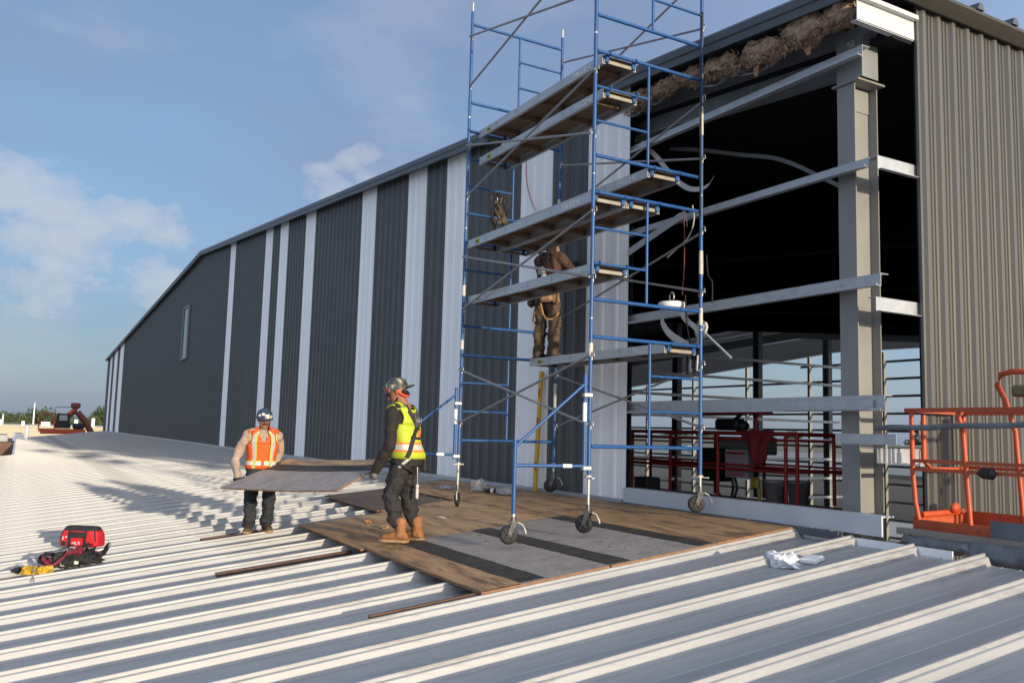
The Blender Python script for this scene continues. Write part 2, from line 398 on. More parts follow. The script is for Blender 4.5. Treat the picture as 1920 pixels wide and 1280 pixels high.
# standing seams end as small caps at the eave
me = None
for i in range(70):
    y = 2.05+i*.63
    if me is None:
        b = MB(); r = [[(x, y+yy, ztop(x)+zz+.105) for yy, zz in ((-.06, 0), (-.025, .075), (.025, .075), (.06, 0))] for x in (XC+.20, -34.9)]
        b.loft(r, smooth=False); so = b.build('roof_seam', m_trim, wh); me = so
    else: inst(so, wh, (0, y-2.05, 0))
b = MB(); r = []
for y in (WY-.1, 46.2): r.append([(XC+x, y, ztop(XC)+z) for x, z in ((.02, -.01), (.05, -.05), (.085, -.055), (.15, .0), (.19, .04), (.19, .068), (.02, .068))])
b.loft(r, smooth=False); b.build('eave_trim', mat('eave_trim_brown', (.048, .043, .037), .42, var=.08), wh)
# side wall siding (taupe): panels share one mesh
TP = [(a_, d_ if d_ != .006 else .014) for a_, d_ in siding_profile(1.0, 4, .036)]
b = MB(); n = len(TP); ys = 2.52
vs = [(XC+.005+d, ys+px, z) for z in (-5.5, ztop(XC)+.0) for px, d in TP]
b.add(vs, [(j, n+j, n+j+1, j+1)[::-1] for j in range(n-1)])
tp = b.build('siding_panel', m_tan, wh)
for i in range(1, 43): inst(tp, wh, (0, i*1.0, 0))
b = MB(); b.bx(XC-.02, XC+.012, ys-.035, ys-.002, -1, ztop(XC)); b.build('edge_trim', m_tan, wh)
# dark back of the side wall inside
b = MB(); b.bx(XC-.10, XC-.06, ys+.05, 45.5, -5.5, 5.5); b.build('wall_lining', m_shade_liner, wh)
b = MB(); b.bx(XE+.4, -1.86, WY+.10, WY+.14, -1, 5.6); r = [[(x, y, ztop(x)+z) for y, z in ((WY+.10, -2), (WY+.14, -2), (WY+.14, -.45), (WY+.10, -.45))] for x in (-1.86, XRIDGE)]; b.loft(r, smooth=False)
b.build('wall_lining', m_shade_liner, wh)
# ceiling lining: inner bays coloured as unlit, open-end bays coloured as daylit
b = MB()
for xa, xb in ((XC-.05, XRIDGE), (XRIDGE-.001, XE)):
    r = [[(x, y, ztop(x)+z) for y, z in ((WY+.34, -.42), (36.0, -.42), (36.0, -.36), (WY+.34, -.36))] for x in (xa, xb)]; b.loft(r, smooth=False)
b.build('ceiling_lining', m_shade_liner, wh)
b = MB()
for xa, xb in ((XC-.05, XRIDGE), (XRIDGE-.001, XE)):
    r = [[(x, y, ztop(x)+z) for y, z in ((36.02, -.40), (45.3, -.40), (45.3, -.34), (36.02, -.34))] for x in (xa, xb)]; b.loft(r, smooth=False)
b.build('ceiling_lining', m_lit_liner, wh)
for i in range(5):
    yy = 37.5+i*1.6; b = MB()
    for xa, xb in ((XC-.3, XRIDGE), (XRIDGE-.001, XE)):
        r = [[(x, y, ztop(x)+z) for y, z in ((yy-.05, -.62), (yy+.05, -.62), (yy+.05, -.41), (yy-.05, -.41))] for x in (xa, xb)]; b.loft(r, smooth=False)
    b.build('purlin', m_lit_liner, wh)  # purlins take the daylit lining colour too
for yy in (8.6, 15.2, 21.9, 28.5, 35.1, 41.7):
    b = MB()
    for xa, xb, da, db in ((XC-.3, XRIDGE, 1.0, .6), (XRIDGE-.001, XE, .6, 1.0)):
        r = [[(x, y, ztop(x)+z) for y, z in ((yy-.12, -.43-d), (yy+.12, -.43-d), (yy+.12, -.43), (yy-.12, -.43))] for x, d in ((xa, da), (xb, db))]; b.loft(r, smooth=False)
    b.build('rafter', m_steel if yy > 40 else m_shade_liner, wh)  # inner rafters carry the interior shade in their colour, the last is plain steel
# open far end: rafter band in the daylit lining colour, posts and girts against the sky
b = MB()
r = [[(x, y, z) for y, z in ((45.4, zb_), (45.7, zb_), (45.7, zt), (45.4, zt))] for x, zb_, zt in ((2, 6.4, 5.6+.6), (-28, 7.3, 8.25), (-35, 7.45, 8.8), (-59, 5.7, 7.75), (-84, 4.9, 6.7))][1:]
b.loft(r, smooth=False); b.build('rafter', m_lit_liner, wh)
b = MB(); r = [[(x, y, z) for y, z in ((45.4, zb_), (45.7, zb_), (45.7, zt), (45.4, zt))] for x, zb_, zt in ((2, 4.6, 5.4), (-27.99, 7.3, 8.25))]; b.loft(r, smooth=False); b.build('rafter', m_lit_liner, wh)
for i in range(14):
    x = -5.6-i*6.4
    b = MB(); b.bx(x-.10, x+.10, 45.75, 46.0, -5.5, ztop(x)-1.6); b.build('far_post', m_col, wh)
for i in range(11):
    z = 6.6-i*1.18
    b = MB(); b.bx(-80 if z < 5 else (-47-(5.9-z)*12 if z > 5.9 else -60), 1.8, 46.01, 46.12, z-.09, z+.07); b.build('far_girt', m_steel, wh)
for y in (22.6, 29.2, 35.9, 42.4):
    b = MB(); b.bx(-33.25, -33.05, y-.18, y+.18, -5.5, 8.2); b.bx(-32.95, -32.75, y-.18, y+.18, -5.5, 8.2); b.bx(-33.05, -32.95, y-.05, y+.05, -5.5, 8.2); b.build('inner_column', m_steel, wh)
for i in range(8):
    z = -2.6+1.24*i
    b = MB(); b.bx(-32.72, -32.60, 20, 45.3, z-.08, z+.08); b.build('inner_girt', m_galv, wh)

# ------------------------------------------------------------------ open corner bay
def isec(b, x0, x1, yf, yb, z0, z1, t=.014):
    # I column: flanges face -Y/+Y
    b.bx(x0, x1, yf, yf+t, z0, z1); b.bx(x0, x1, yb-t, yb, z0, z1); xm = (x0+x1)/2; b.bx(xm-t/2, xm+t/2, yf+t, yb-t, z0, z1)
b = MB(); isec(b, 1.545, 1.765, 2.06, 2.42, -5.5, 4.86); cap = b.build('corner_column', m_col, wh)
b = MB(); b.bx(1.50, 1.84, 2.03, 2.45, 4.865, 4.885); b.bx(1.66, 1.672, 2.075, 2.40, 4.60, 4.85); b.build('cap_plate', m_col, cap)
# haunch plate with hole
b = MB(); b.bx(1.55, 1.86, 2.05, 2.062, 4.89, 5.44); b.bx(1.86, 1.872, 2.05, 2.30, 4.89, 5.44); hp = b.build('haunch_plate', m_steel, wh)
b = MB(); b.bx(1.73, 1.80, 2.030, 2.048, 5.23, 5.31); b.tube((1.735, 2.048, 5.27), (1.735, 2.01, 5.27), .022, 10); b.build('bolt', m_galv, hp)
# gable rafter
b = MB()
def slope_bar(b, xa, xb, y0, y1, da, dbt):
    r = [[(x, y, ztop(x)+z) for y, z in ((y0, da), (y1, da), (y1, dbt), (y0, dbt))] for x in (xa, xb)]; b.loft(r, smooth=False)
slope_bar(b, 1.54, XRIDGE, 2.20, 2.215, -.66, -.14); slope_bar(b, 1.54, XRIDGE, 2.10, 2.30, -.675, -.661); slope_bar(b, 1.54, XRIDGE, 2.10, 2.30, -.139, -.125)
b.build('gable_rafter', m_steel, wh)
# Z girts of the opening
def zgirt(b, xa, xb, y, z, h=.20, fl=.065, t=.007, dz=0):
    # web in plane y+.1, upper flange outwards, lower flange inwards
    s = .10
    b.prism([(xa, y, z), (xa, y+t, z), (xa, y+t, z-h), (xa, y, z-h)], (xb-xa, 0, dz))
    b.prism([(xa, y-.001, z+.0), (xa, y+fl+.05, z), (xa, y+fl+.05, z+t), (xa, y-.001, z+t)], (xb-xa, 0, dz))
    b.prism([(xa, y-fl, z-h-t), (xa, y+t, z-h-t), (xa, y+t, z-h), (xa, y-fl, z-h)], (xb-xa, 0, dz))
    b.prism([(xa, y-fl, z-h), (xa, y-fl+t, z-h), (xa, y-fl+t, z-h+.02), (xa, y-fl, z-h+.02)], (xb-xa, 0, dz))
for z, xa, xb in ((5.15, -1.95, 1.97), (3.95, -1.95, 2.03), (2.76, -1.95, 2.14), (1.57, -1.95, 2.16)):
    b = MB(); zgirt(b, xa, xb, 1.93, z, {5.15: .105, 3.95: .09, 2.76: .115, 1.57: .14}[z]); g = b.build('girt', m_galv, wh)
    b = MB(); b.tube((1.68, 1.935, z-.05), (1.68, 1.915, z-.05), .014, 8); b.build('bolt', m_galv, g)
b = MB(); b.prism([(.95, 1.90, 1.44), (.95, 1.905, 1.44), (.95, 1.905, 1.53), (.95, 1.90, 1.53)], (1.1, 0, 0)); b.prism([(.95, 1.90, 1.434), (.95, 1.84, 1.434), (.95, 1.84, 1.44), (.95, 1.90, 1.44)], (1.1, 0, 0)); b.build('girt_splice', m_galv, wh)
# stub girts turning round the corner along the side wall
for z, ya in ((3.94, 1.92), (2.52, 1.86), (1.06, 1.84)):
    b = MB(); b.bx(XC-.06, XC-.052, ya, 2.9, z-.13, z); b.bx(XC-.15, XC-.052, ya, 2.9, z+.001, z+.007); b.bx(XC-.052, XC-.002, ya, 2.9, z-.137, z-.131); b.build('side_girt', m_galv, wh)
b = MB(); b.bx(1.66, 2.35, 1.83, 1.98, 1.10, 1.106); b.bx(1.66, 2.35, 1.83, 1.836, 1.106, 1.20); b.build('corner_bracket', m_galv, wh)
# eave strut, two flanges
b = MB(); b.bx(XC-.02, XC-.012, 1.60, 2.475, 5.26, 5.45); b.bx(XC-.02, XC+.045, 1.60, 2.475, 5.455, 5.50); b.bx(XC-.09, XC-.021, 1.60, 2.475, 5.25, 5.257); b.build('eave_strut', mat('strut_white', (.55, .57, .59), .45, var=.05), wh)
# sill
b = MB(); b.bx(-1.79, 2.20, 1.80, 1.822, .245, .435); b.bx(-1.79, 2.20, 1.823, 1.98, .42, .433); b.build('base_sill', mat('sill_grey_white', (.52, .545, .575), .45, var=.05, vscale=2), wh)
b = MB(); b.bx(-1.79, 1.75, 1.74, 1.797, .17, .240); b.build('sill_closure', mat('rubber_grey', (.09, .10, .11), .8), wh)
b = MB(); b.bx(1.3, 2.9, 1.803, 1.818, .125, .205); b.build('end_flashing', m_white, wh)
# mineral wool pushed out under the rake
rngi = random.Random(3)
for i, (x, wd, hh, dz, yy, dr) in enumerate(((1.80, .50, .26, -.17, 1.80, .06), (1.36, .70, .31, -.21, 1.78, .02), (.72, .80, .26, -.27, 1.80, .03), (.06, .72, .25, -.26, 1.79, .02), (-.52, .70, .20, -.24, 1.80, .03), (-1.02, .70, .20, -.26, 1.80, .02), (-1.48, .60, .24, -.31, 1.80, .0))):
    b = MB(); cz = ztop(x)+dz; nu, nv = 40, 34; rings = []
    for j in range(nv+1):
        u = j/nv; xx = x-wd/2+u*wd; e = max(.16, (1-abs(2*u-1)**2.8))*(1+.35*noise.noise(Vector((xx*3.1, i*2.7, 0)))); ring = []
        for k in range(nu):
            a = 2*math.pi*k/nu; ca, sa = math.cos(a), math.sin(a)
            p = Vector((xx, yy+.12*e*math.copysign(abs(ca)**.6, ca), cz-.0955*(xx-x)+hh/2*e*math.copysign(abs(sa)**.6, sa)))
            q = noise.noise_vector(p*5+Vector((i*3.1, 0, 0)))*.075+noise.noise_vector(Vector((p.x*5, p.y*26, p.z*34)))*.034+noise.noise_vector(Vector((p.x*12, p.y*60, p.z*80)))*.016
            if sa < -.3: q.z -= .05*abs(noise.noise(Vector((xx*13, i, 4))))*abs(sa)
            ring.append(p+q)
        rings.append(ring)
    b.loft(rings); ib = b.build('insulation_batt', m_insul, wh)
    # loose tufts of fibre
    b = MB()
    for k in range(330):
        a = rngi.uniform(-2.6, .6); p = Vector((x+rngi.uniform(-.5, .5)*wd, yy-.10+.09*rngi.random()*math.cos(a), cz+hh*.62*math.sin(a)))
        d = Vector((rngi.gauss(0, 1), rngi.gauss(-.4, .6), rngi.gauss(-.5, .7))).normalized()*rngi.uniform(.02, .075); w_ = d.orthogonal().normalized()*rngi.uniform(.003, .009)
        b.add([p-w_, p+w_, p+d+w_*.3, p+d-w_*.3], [(0, 1, 2, 3)])
    tf = b.build('wool_tufts', m_insul, ib); tf['kind'] = 'stuff'
    if i in (2, 3, 5, 6):
        b = MB(); x0_ = x-wd*.38; ww = wd*.55; p = [(x0_+ww*t, yy-.03+.03*math.sin(t*7+i), cz-hh*.62-.0955*(ww*t-wd*.1)-.045*math.sin(math.pi*t)) for t in [q/8 for q in range(9)]]
        b.ribbon(p, (0, .10, .05), .004); b.build('facing', m_foil, ib)
for x, z, sx, sz in ((2.02, 5.60, .09, .03), (1.45, 5.26, .05, -.09), (.72, 5.32, .03, -.12)):
    b = MB(); b.prism([(x-.05, 1.72, z), (x+.05, 1.70, z+.02), (x+sx+.01, 1.68, z+sz), (x+sx-.02, 1.68, z+sz-.005)], (0, .02, 0)); b.jitter(.01, 20); b.build('torn_flap', mat('torn_wool', (.30, .17, .085), 1), wh)
# white window
b = MB(); X0, X1, Z0, Z1 = -39.7, -38.0, 4.43, 7.0
b.bx(X0, X1, WY-.10, WY-.015, Z1, Z1+.08); b.bx(X0, X1, WY-.10, WY-.015, Z0-.08, Z0); b.bx(X0, X0+.08, WY-.10, WY-.015, Z0+.001, Z1-.001); b.bx(X1-.08, X1, WY-.10, WY-.015, Z0+.001, Z1-.001)
wn = b.build('window', mat('window_grey', (.20, .22, .22), .5), wh)
b = MB(); b.bx(X0+.081, X1-.081, WY-.05, WY-.03, Z0+.001, Z1-.001); b.build('pane', m_glass, wn)
# ------------------------------------------------------------------ scaffold tower
m_blue = mat('scaffold_blue', (.013, .080, .245), .42, .0, var=.12, vscale=14, dirt=((.42, .43, .43), 22, .645))
m_brace = mat('brace_galvanised', (.30, .30, .30), .45, .5, var=.15, vscale=20)
m_zinc = mat('bright_zinc', (.45, .44, .41), .35, .6, var=.1, vscale=30)
m_rubber = mat('black_rubber', (.012, .012, .013), .6, var=.2, vscale=20)
m_hub = mat('wheel_core', (.028, .027, .025), .6, var=.2, vscale=30)
m_tape = mat('white_tape', (.52, .51, .47), .6, var=.12, vscale=25)
m_alu = mat('plank_aluminium', (.50, .50, .50), .42, .55, var=.10, vscale=6, stretch=(.4, 3, 3))
m_ply_under = mat('plank_plywood', (.21, .135, .085), .8, var=.25, vscale=5, stretch=(.5, 4, 1))
m_capal = mat('plank_end_cap', (.27, .245, .20), .5, .3, var=.2, vscale=10)
m_label = mat('label_white', (.88, .88, .86), .6)
m_forkst = mat('fork_steel', (.15, .15, .15), .4, .7, var=.3, vscale=25)
FW, LB = 1.546, 3.131
sc = thing('scaffold_tower', 'four-lift blue tubular scaffold tower on casters in front of the open bay', 'scaffold', (-LB/2, FW/2, rz(FW/2, .05)))
Z = [.998, 2.170, 2.578, 3.767, 4.177, 5.373, 5.795, 6.964]
PR, BR, GR = .0225, .021, .0145
def end_frame(X, i, half):
    z0, z1 = Z[2*i], Z[2*i+1]; b = MB()
    zlo = z0-.30 if i == 0 else z0-.205; zhi = z1+.19
    for y in (0, FW): b.tube((X, y, zlo), (X, y, zhi), PR, 12)
    for z in (z0, z1): b.tube((X, PR, z), (X, FW-PR, z), BR, 12)
    ym = .80 if half == 'far' else .745
    b.tube((X, ym, z0+BR), (X, ym, z1-BR), .0165, 10)
    fr = b.build('end_frame', m_blue, sc)
    ya, yb = (PR, ym-.016) if half == 'near' else (ym+.016, FW-PR)
    for k in (1, 2):
        b = MB(); b.tube((X, ya, z0+.395*k), (X, yb, z0+.395*k), .0155, 10); b.build('rung', m_blue, fr)
    for y in (0, FW):
        if i < 3 or X < -1: b = MB(); b.tube((X, y, zhi+.001), (X, y, zhi+(.035 if i < 3 else .13)), .0185, 10); b.build('coupling_pin', m_zinc, fr)
    # lock hooks for the braces, on the side that faces the bay
    sg = 1 if X < -1 else 1
    for y in (0, FW):
        for z in (z0+.235, z0+.97):
            b = MB(); xx = X+.045; b.path([(X+PR, y, z+.03), (xx+.012, y, z+.035), (xx+.022, y, z+.02), (xx+.022, y, z-.015)], .006, 6); b.tube((X+.024, y, z-.055), (X+.024, y, z+.03), .007, 6)
            b.build('brace_lock', m_zinc, fr)
    return fr
for i in range(4):
    end_frame(0, i, ('far', 'near', 'near', 'far')[i]); end_frame(-LB, i, ('near', 'near', 'near', 'far')[i])
for i in range(4):
    z0 = Z[2*i]
    for y in (-.032, FW+.032):
        b = MB(); yo = .014
        b.tube((-LB+.02, y-yo, z0+.97), (.02, y-yo, z0+.235), GR, 9); b.build('cross_brace', m_brace, sc)
        b = MB(); b.tube((-LB+.02, y+yo, z0+.235), (.02, y+yo, z0+.97), GR, 9); b.build('cross_brace', m_brace, sc)
# tape and bare patches on the posts
for X, y, za, zb2 in ((0, FW, 4.70, 5.05), (0, FW, 3.02, 3.30), (0, FW, 2.42, 2.62), (-LB, FW, 4.30, 4.62), (-LB, FW, 3.72, 3.86), (-LB, FW, 1.5, 1.85), (0, 0, 1.98, 2.10), (-LB, 0, 3.0, 3.15), (0, FW, 5.40, 5.46), (-LB, 0, 2.25, 2.38)):
    b = MB(); b.tube((X, y, za), (X, y, zb2), PR+.0015, 12); b.build('tape_band', m_tape, sc)
# casters on screw jacks
def caster(X, y, ang, jack=True, ztop_=None, wr=.095, lift=0.):
    zg = rz(y, .092+lift); c = Vector((X, y, zg))
    b = MB(); top = ztop_ if ztop_ else Z[0]-.30
    b.tube((X, y, zg+.26), (X, y, top), .0165, 10)
    cs = b.build('screw_jack' if jack else 'caster_stem', m_zinc if jack else m_blue, sc)
    if jack:
        b = MB(); b.tube((X, y, top-.035), (X, y, top-.005), .034, 12); b.box((X, y, top-.028), (.026, .21, .014), Matrix.Rotation(ang+.9, 3, 'Z')); b.build('jack_handle', m_tape, cs)
    rt_ = Matrix.Rotation(ang, 3, 'Z'); f = rt_ @ Vector((1, 0, 0)); s = rt_ @ Vector((0, 1, 0)); off = f*.045
    wc = c+off+Vector((0, 0, wr))
    b = MB(); b.lathe(wc-s*.026, [(wr*.72, 0), (wr*.93, .003), (wr, .012), (wr, .040), (wr*.93, .049), (wr*.72, .052)], 28, s)
    wh_ = b.build('wheel', m_rubber, cs)
    b = MB(); b.lathe(wc-s*.020, [(wr*.70, 0), (wr*.71, .002), (wr*.71, .038), (wr*.70, .040)], 24, s)
    for k in range(4):
        a = math.pi/4+k*math.pi/2; d = f*math.cos(a)+Vector((0, 0, math.sin(a)))
        b.tube(wc+d*.02-s*.025, wc+d*wr*.66-s*.025, .011, 6); b.tube(wc+d*.02+s*.025, wc+d*wr*.66+s*.025, .011, 6)
    b.tube(wc-s*.045, wc+s*.045, .014, 10); b.build('wheel_core', m_hub, cs)
    b = MB()
    for sg in (-1, 1):
        b.prism([wc+s*sg*.036-f*.02-Vector((0, 0, .015)), wc+s*sg*.036+f*.02-Vector((0, 0, .015)), wc+s*sg*.036+f*.012-off*1.0+Vector((0, 0, wr+.045)), wc+s*sg*.036-f*.045-off*1.0+Vector((0, 0, wr+.045))], s*sg*.006)
    b.bevbox(c+Vector((0, 0, 2*wr+.035)), (.085, .085, .022), .006, rt_); b.tube(c+Vector((0, 0, 2*wr+.04)), c+Vector((0, 0, .30)), .024, 12)
    b.build('fork', m_forkst, cs)
    b = MB(); p0 = c+Vector((0, 0, 2*wr+.03))-f*.05
    b.path([p0, p0-f*.045-Vector((0, 0, .02)), p0-f*.075-Vector((0, 0, .07)), p0-f*.085-Vector((0, 0, .11))], .008, 6); b.build('brake_lever', m_tape, cs)
    return cs
A_IN = R(205)
caster(0, 0, R(212)); caster(-LB, 0, R(150)); caster(-LB, FW, R(225)); caster(0, FW, R(236))
# outriggers: triangular frame clamped to the near posts
def outrigger(X, dx, dy, z_hi, z_lo):
    e = Vector((dx, dy, 0)); n = e.normalized(); p = Vector((X, 0, 0))
    a = p+n*.058; q = p+e
    b = MB(); b.tube((a.x, a.y, z_lo-.06), (a.x, a.y, z_hi+.10), .021, 10); b.tube((a.x, a.y, z_lo), (q.x, q.y, z_lo), .019, 10); b.tube((a.x, a.y, z_hi), (q.x, q.y, z_lo+.19), .0165, 10)
    b.tube((q.x, q.y, z_lo-.50), (q.x, q.y, z_lo+.26), .022, 12)
    og = b.build('outrigger', m_blue, sc)
    for z in (z_lo-.02, z_hi-.12):
        b = MB(); b.bevbox(p+n*.03+Vector((0, 0, z)), (.10, .066, .045), .008, Matrix.Rotation(math.atan2(n.y, n.x), 3, 'Z')); b.build('clamp', m_zinc, og)
    b = MB(); m_ = p+e*.78; 
    b.tube(p+e*.24+Vector((0, 0, z_lo)), p+e*.36+Vector((0, 0, z_lo)), .0205, 10); b.build('label', m_label, og); b = MB(); b.tube((a.x, a.y, z_hi-.40), (a.x, a.y, z_hi-.20), .0225, 10); b.build('label', m_label, og)
    b = MB(); b.tube((q.x, q.y, z_lo-.515), (q.x, q.y, z_lo-.49), .028, 12); b.tube((q.x, q.y, z_lo-.50), (q.x+.07, q.y+.03, z_lo-.51), .006, 6); b.build('collar', m_zinc, og)
    caster(q.x, q.y, R(245), False, z_lo-.495)
outrigger(0, -.13, -.83, 1.66, .79); outrigger(-LB, -.25, -.80, 1.62, .80)

# ------------------------------------------------------------------ scaffold planks: aluminium edged plywood decks
def plank(y0, zt, label, x0=-LB+.03, x1=-.03, wd=.47):
    t = thing('scaffold_plank', label, 'plank', (x0, y0, zt-.11), 0, 'aluminium scaffold planks')
    x0 += .0
    for ya, sg in ((y0, 1), (y0+wd, -1)):
        b = MB(); prof = [(0, 0), (.045*sg, 0), (.045*sg, -.006), (.008*sg, -.010), (.008*sg, -.098), (.040*sg, -.102), (.040*sg, -.108), (0, -.108)]
        r = [[(x, ya+p, zt+z) for p, z in prof] for x in (x0+.03, x1-.03)]
        if sg > 0: r = [list(reversed(q)) for q in r]
        b.loft(r, smooth=False); s = b.build('side_rail', m_alu, t)
        if sg > 0:
            for x in [x0+.55+i*.55 for i in range(5)]:
                for z in (-.035, -.072): b = MB(); b.tube((x, ya, zt+z), (x, ya-.004*sg, zt+z), .006, 6); b.build('rivet', m_hub, s)
    b = MB(); b.bx(x0+.04, x1-.04, y0+.0455, y0+wd-.0455, zt-.016, zt-.004); b.build('deck_board', m_ply_under, t)
    for i in range(5):
        x = x0+.35+i*(x1-x0-.7)/4
        b = MB(); b.bx(x-.028, x+.028, y0+.009, y0+wd-.009, zt-.075, zt-.017); b.build('cross_member', m_ply_under, t)
    for x, sg in ((x0+.03, -1), (x1-.03, 1)):
        b = MB(); b.bx(x-.012, x+.012, y0+.01, y0+wd-.01, zt-.098, zt-.060); b.build('end_cap', m_capal, t)
        for yy in (y0+.05, y0+wd-.05):
            b = MB(); xb = 0 if sg > 0 else -LB
            rr = BR+.006
            pts = [(xb-sg*.045, yy, zt-.07), (xb-sg*.040, yy, zt-.01)]+[(xb-sg*rr*1.15*math.cos(a), yy, zt-.02+rr*1.15*math.sin(a)) for a in (R(20), R(60), R(90), R(120), R(160), R(195))]
            b.path(pts, .011, 6); b.bevbox((xb-sg*.052, yy, zt-.055), (.05, .05, .085), .008); b.build('hook', m_blue, t)
    b = MB(); b.bx(x0+.26, x0+.38, y0-.004, y0-.001, zt-.088, zt-.022); b.build('sticker', mat('sticker_yellow', (.42, .46, .06), .5), t)
    b = MB(); b.bx(x0+.285, x0+.355, y0-.006, y0-.0045, zt-.075, zt-.045); b.build('sticker', mat('sticker_black', (.03, .03, .02), .5), t)
    text_mesh('FALCON', .085, (x1-.62, y0-.003, zt-.083), Matrix.Rotation(R(90), 3, 'X'), m_label, t, 'lettering', shear=.15, space=1.12)
    return t
plank(.135, 5.385, 'highest scaffold plank, on the bar nearest the roof edge')
plank(.15, 4.995, 'scaffold plank just below the highest one, one rung lower')
plank(.79, 4.185, 'scaffold plank on the back half of the third lift, its end over the dark opening')
plank(.01, 3.775, 'front scaffold plank of the adjacent pair at mid height')
plank(.495, 3.775, 'back scaffold plank of the adjacent pair at mid height')
plank(.045, 2.985, 'scaffold plank crossing in front of the standing worker at his waist')
plank(1.055, 2.180, 'lowest scaffold plank, under the feet of the worker on the tower')
# ------------------------------------------------------------------ plywood sheets laid over the ribs
m_ply = mat('plywood_brown', (.42, .24, .112), .75, var=.30, vscale=2.2, stretch=(.7, 3.5, 1), bump=.15, bscale=30, dirt=((.165, .095, .052), 1.6, .50))
m_ply2 = mat('plywood_tan', (.50, .30, .145), .72, var=.28, vscale=2, stretch=(.7, 3.5, 1), bump=.15, bscale=30, dirt=((.24, .14, .072), 1.4, .53))
m_plyd = mat('plywood_wet', (.15, .095, .065), .6, var=.3, vscale=2, stretch=(.7, 3, 1), bump=.15, bscale=30, dirt=((.14, .09, .05), 2, .6))
m_grey = mat('plywood_grey_coat', (.33, .285, .25), .8, var=.22, vscale=4, bump=.35, bscale=22, dirt=((.15, .125, .11), 4.0, .57))
m_tar = mat('tar_paper', (.045, .038, .030), .75, var=.35, vscale=6, bump=.3, bscale=15)
m_edge = mat('plywood_edge', (.27, .13, .055), .8, var=.2, vscale=14)
def sheet(x0, x1, y0, y1, m, label, h=.020, dz=(0, 0, 0, 0), th=.018):
    nx, ny = 12, 6; b = MB(); top = []; sd_ = random.random()*50
    def P(u, v, t):
        x = x0+(x1-x0)*u; y = y0+(y1-y0)*v
        d = (dz[0]*(1-u)*(1-v)+dz[1]*u*(1-v)+dz[2]*u*v+dz[3]*(1-u)*v)+.004*abs(noise.noise(Vector((x*1.3, y*1.3, sd_))))
        return (x, y, rz(y, h+d+t))
    vs = [P(i/nx, j/ny, th) for j in range(ny+1) for i in range(nx+1)]
    b.add(vs, [(j*(nx+1)+i, j*(nx+1)+i+1, (j+1)*(nx+1)+i+1, (j+1)*(nx+1)+i) for j in range(ny) for i in range(nx)], True)
    c = thing('plywood_sheet', label, 'plywood', ((x0+x1)/2, (y0+y1)/2, rz((y0+y1)/2, h)), 0, 'plywood sheets laid on the roof')
    b.build('top_face', m, c)
    b = MB()
    loop = [(i/nx, 0) for i in range(nx)]+[(1, j/ny) for j in range(ny)]+[(1-i/nx, 1) for i in range(nx)]+[(0, 1-j/ny) for j in range(ny)]; n = len(loop)
    b.add([P(u, v, th-.0008) for u, v in loop]+[P(u, v, 0) for u, v in loop], [(k, n+k, n+(k+1) % n, (k+1) % n) for k in range(n)])
    b.add([P(0, 0, 0), P(1, 0, 0), P(1, 1, 0), P(0, 1, 0)], [(3, 2, 1, 0)])
    b.build('edge', m_edge, c)
    return c, P
def strip(c, P, v0, v1, u0=0., u1=1., wob=.012, m=None):
    b = MB(); n = 26; vs = []; s_ = random.random()*30
    for i in range(n+1):
        u = u0+(u1-u0)*i/n
        a = v0+wob*noise.noise(Vector((u*4, s_, 0)))+wob*.5*noise.noise(Vector((u*19, s_, 0))); e = v1+wob*noise.noise(Vector((u*4, s_+9, 0)))+wob*.5*noise.noise(Vector((u*19, s_+9, 0)))
        for v, t in ((a, .0205), ((a*2+e)/3, .0235), ((a+2*e)/3, .0225), (e, .0205)): vs.append(Vector(P(u, v, t))+Vector((0, 0, .003+.004*noise.noise(Vector((u*9, v*7, s_))))))
    b.add(vs, [(i*4+k, i*4+4+k, i*4+5+k, i*4+1+k) for i in range(n) for k in range(3)], True)
    return b.build('tar_paper_strip', m or m_tar, c)
c, P = sheet(-1.525, 1.215, -1.88, -.595, m_grey, 'grey coated plywood sheet with brown border at the front corner of the deck')
strip(c, P, .0, .29, wob=.006, m=m_ply); strip(c, P, .285, .49, .01, .985)
c, P = sheet(-1.525, 1.225, -.58, .655, m_grey, 'grey coated plywood sheet under the two front casters')
strip(c, P, .0, .185, .01, .99); strip(c, P, .84, .985, .02, .99)
sheet(-1.525, 1.22, .67, 1.70, m_ply, 'brown plywood sheet against the white sill under the open bay')
sheet(-3.97, -1.54, -1.93, -.70, m_ply2, 'tan plywood sheet under the boots of the worker in the yellow vest', dz=(.012, 0, 0, .01))
sheet(-4.20, -1.54, -.685, .485, m_ply2, 'bare tan plywood sheet in the middle of the deck')
sheet(-4.52, -1.54, .50, 1.70, m_ply, 'brown plywood sheet along the charcoal and white wall, bits of plastic on it')
sheet(-6.72, -4.25, -.72, .40, m_plyd, 'dark stained plywood sheet at the far left end of the deck', dz=(.035, 0, 0, .01))
sheet(-6.95, -4.56, .52, 1.62, m_ply, 'brown plywood sheet at the back left corner of the deck')
# battens and pipes lying in the pans
m_pipe = mat('rusty_pipe', (.10, .052, .036), .6, var=.3, vscale=12)
def batten(x, y0, y1, label, r=.02, box=None, x1=None, m=None, cat='pipe', h=-.055):
    b = MB(); x1 = x if x1 is None else x1
    if box: 
        w_, hh = box; r_ = [[(xx+dx, y, rz(y, h-.022)+dz) for dx, dz in ((-w_/2, 0), (w_/2, 0), (w_/2, hh), (-w_/2, hh))] for xx, y in ((x, y0), (x1, y1))]; b.loft(r_, smooth=False)
    else: b.tube((x, y0, rz(y0, h)), (x1, y1, rz(y1, h)), r, 12)
    return b.solo('pipe' if not box else 'wooden_batten', m or m_pipe, label, cat)
batten(-1.985, -3.35, -1.88, 'brown steel pipe in a roof pan pointing under the plywood deck', .026)
batten(-4.615, -3.05, -2.2, 'short brown batten in the roof pan beside the far worker\'s boots', box=(.05, .045), cat='batten', m=m_pipe)
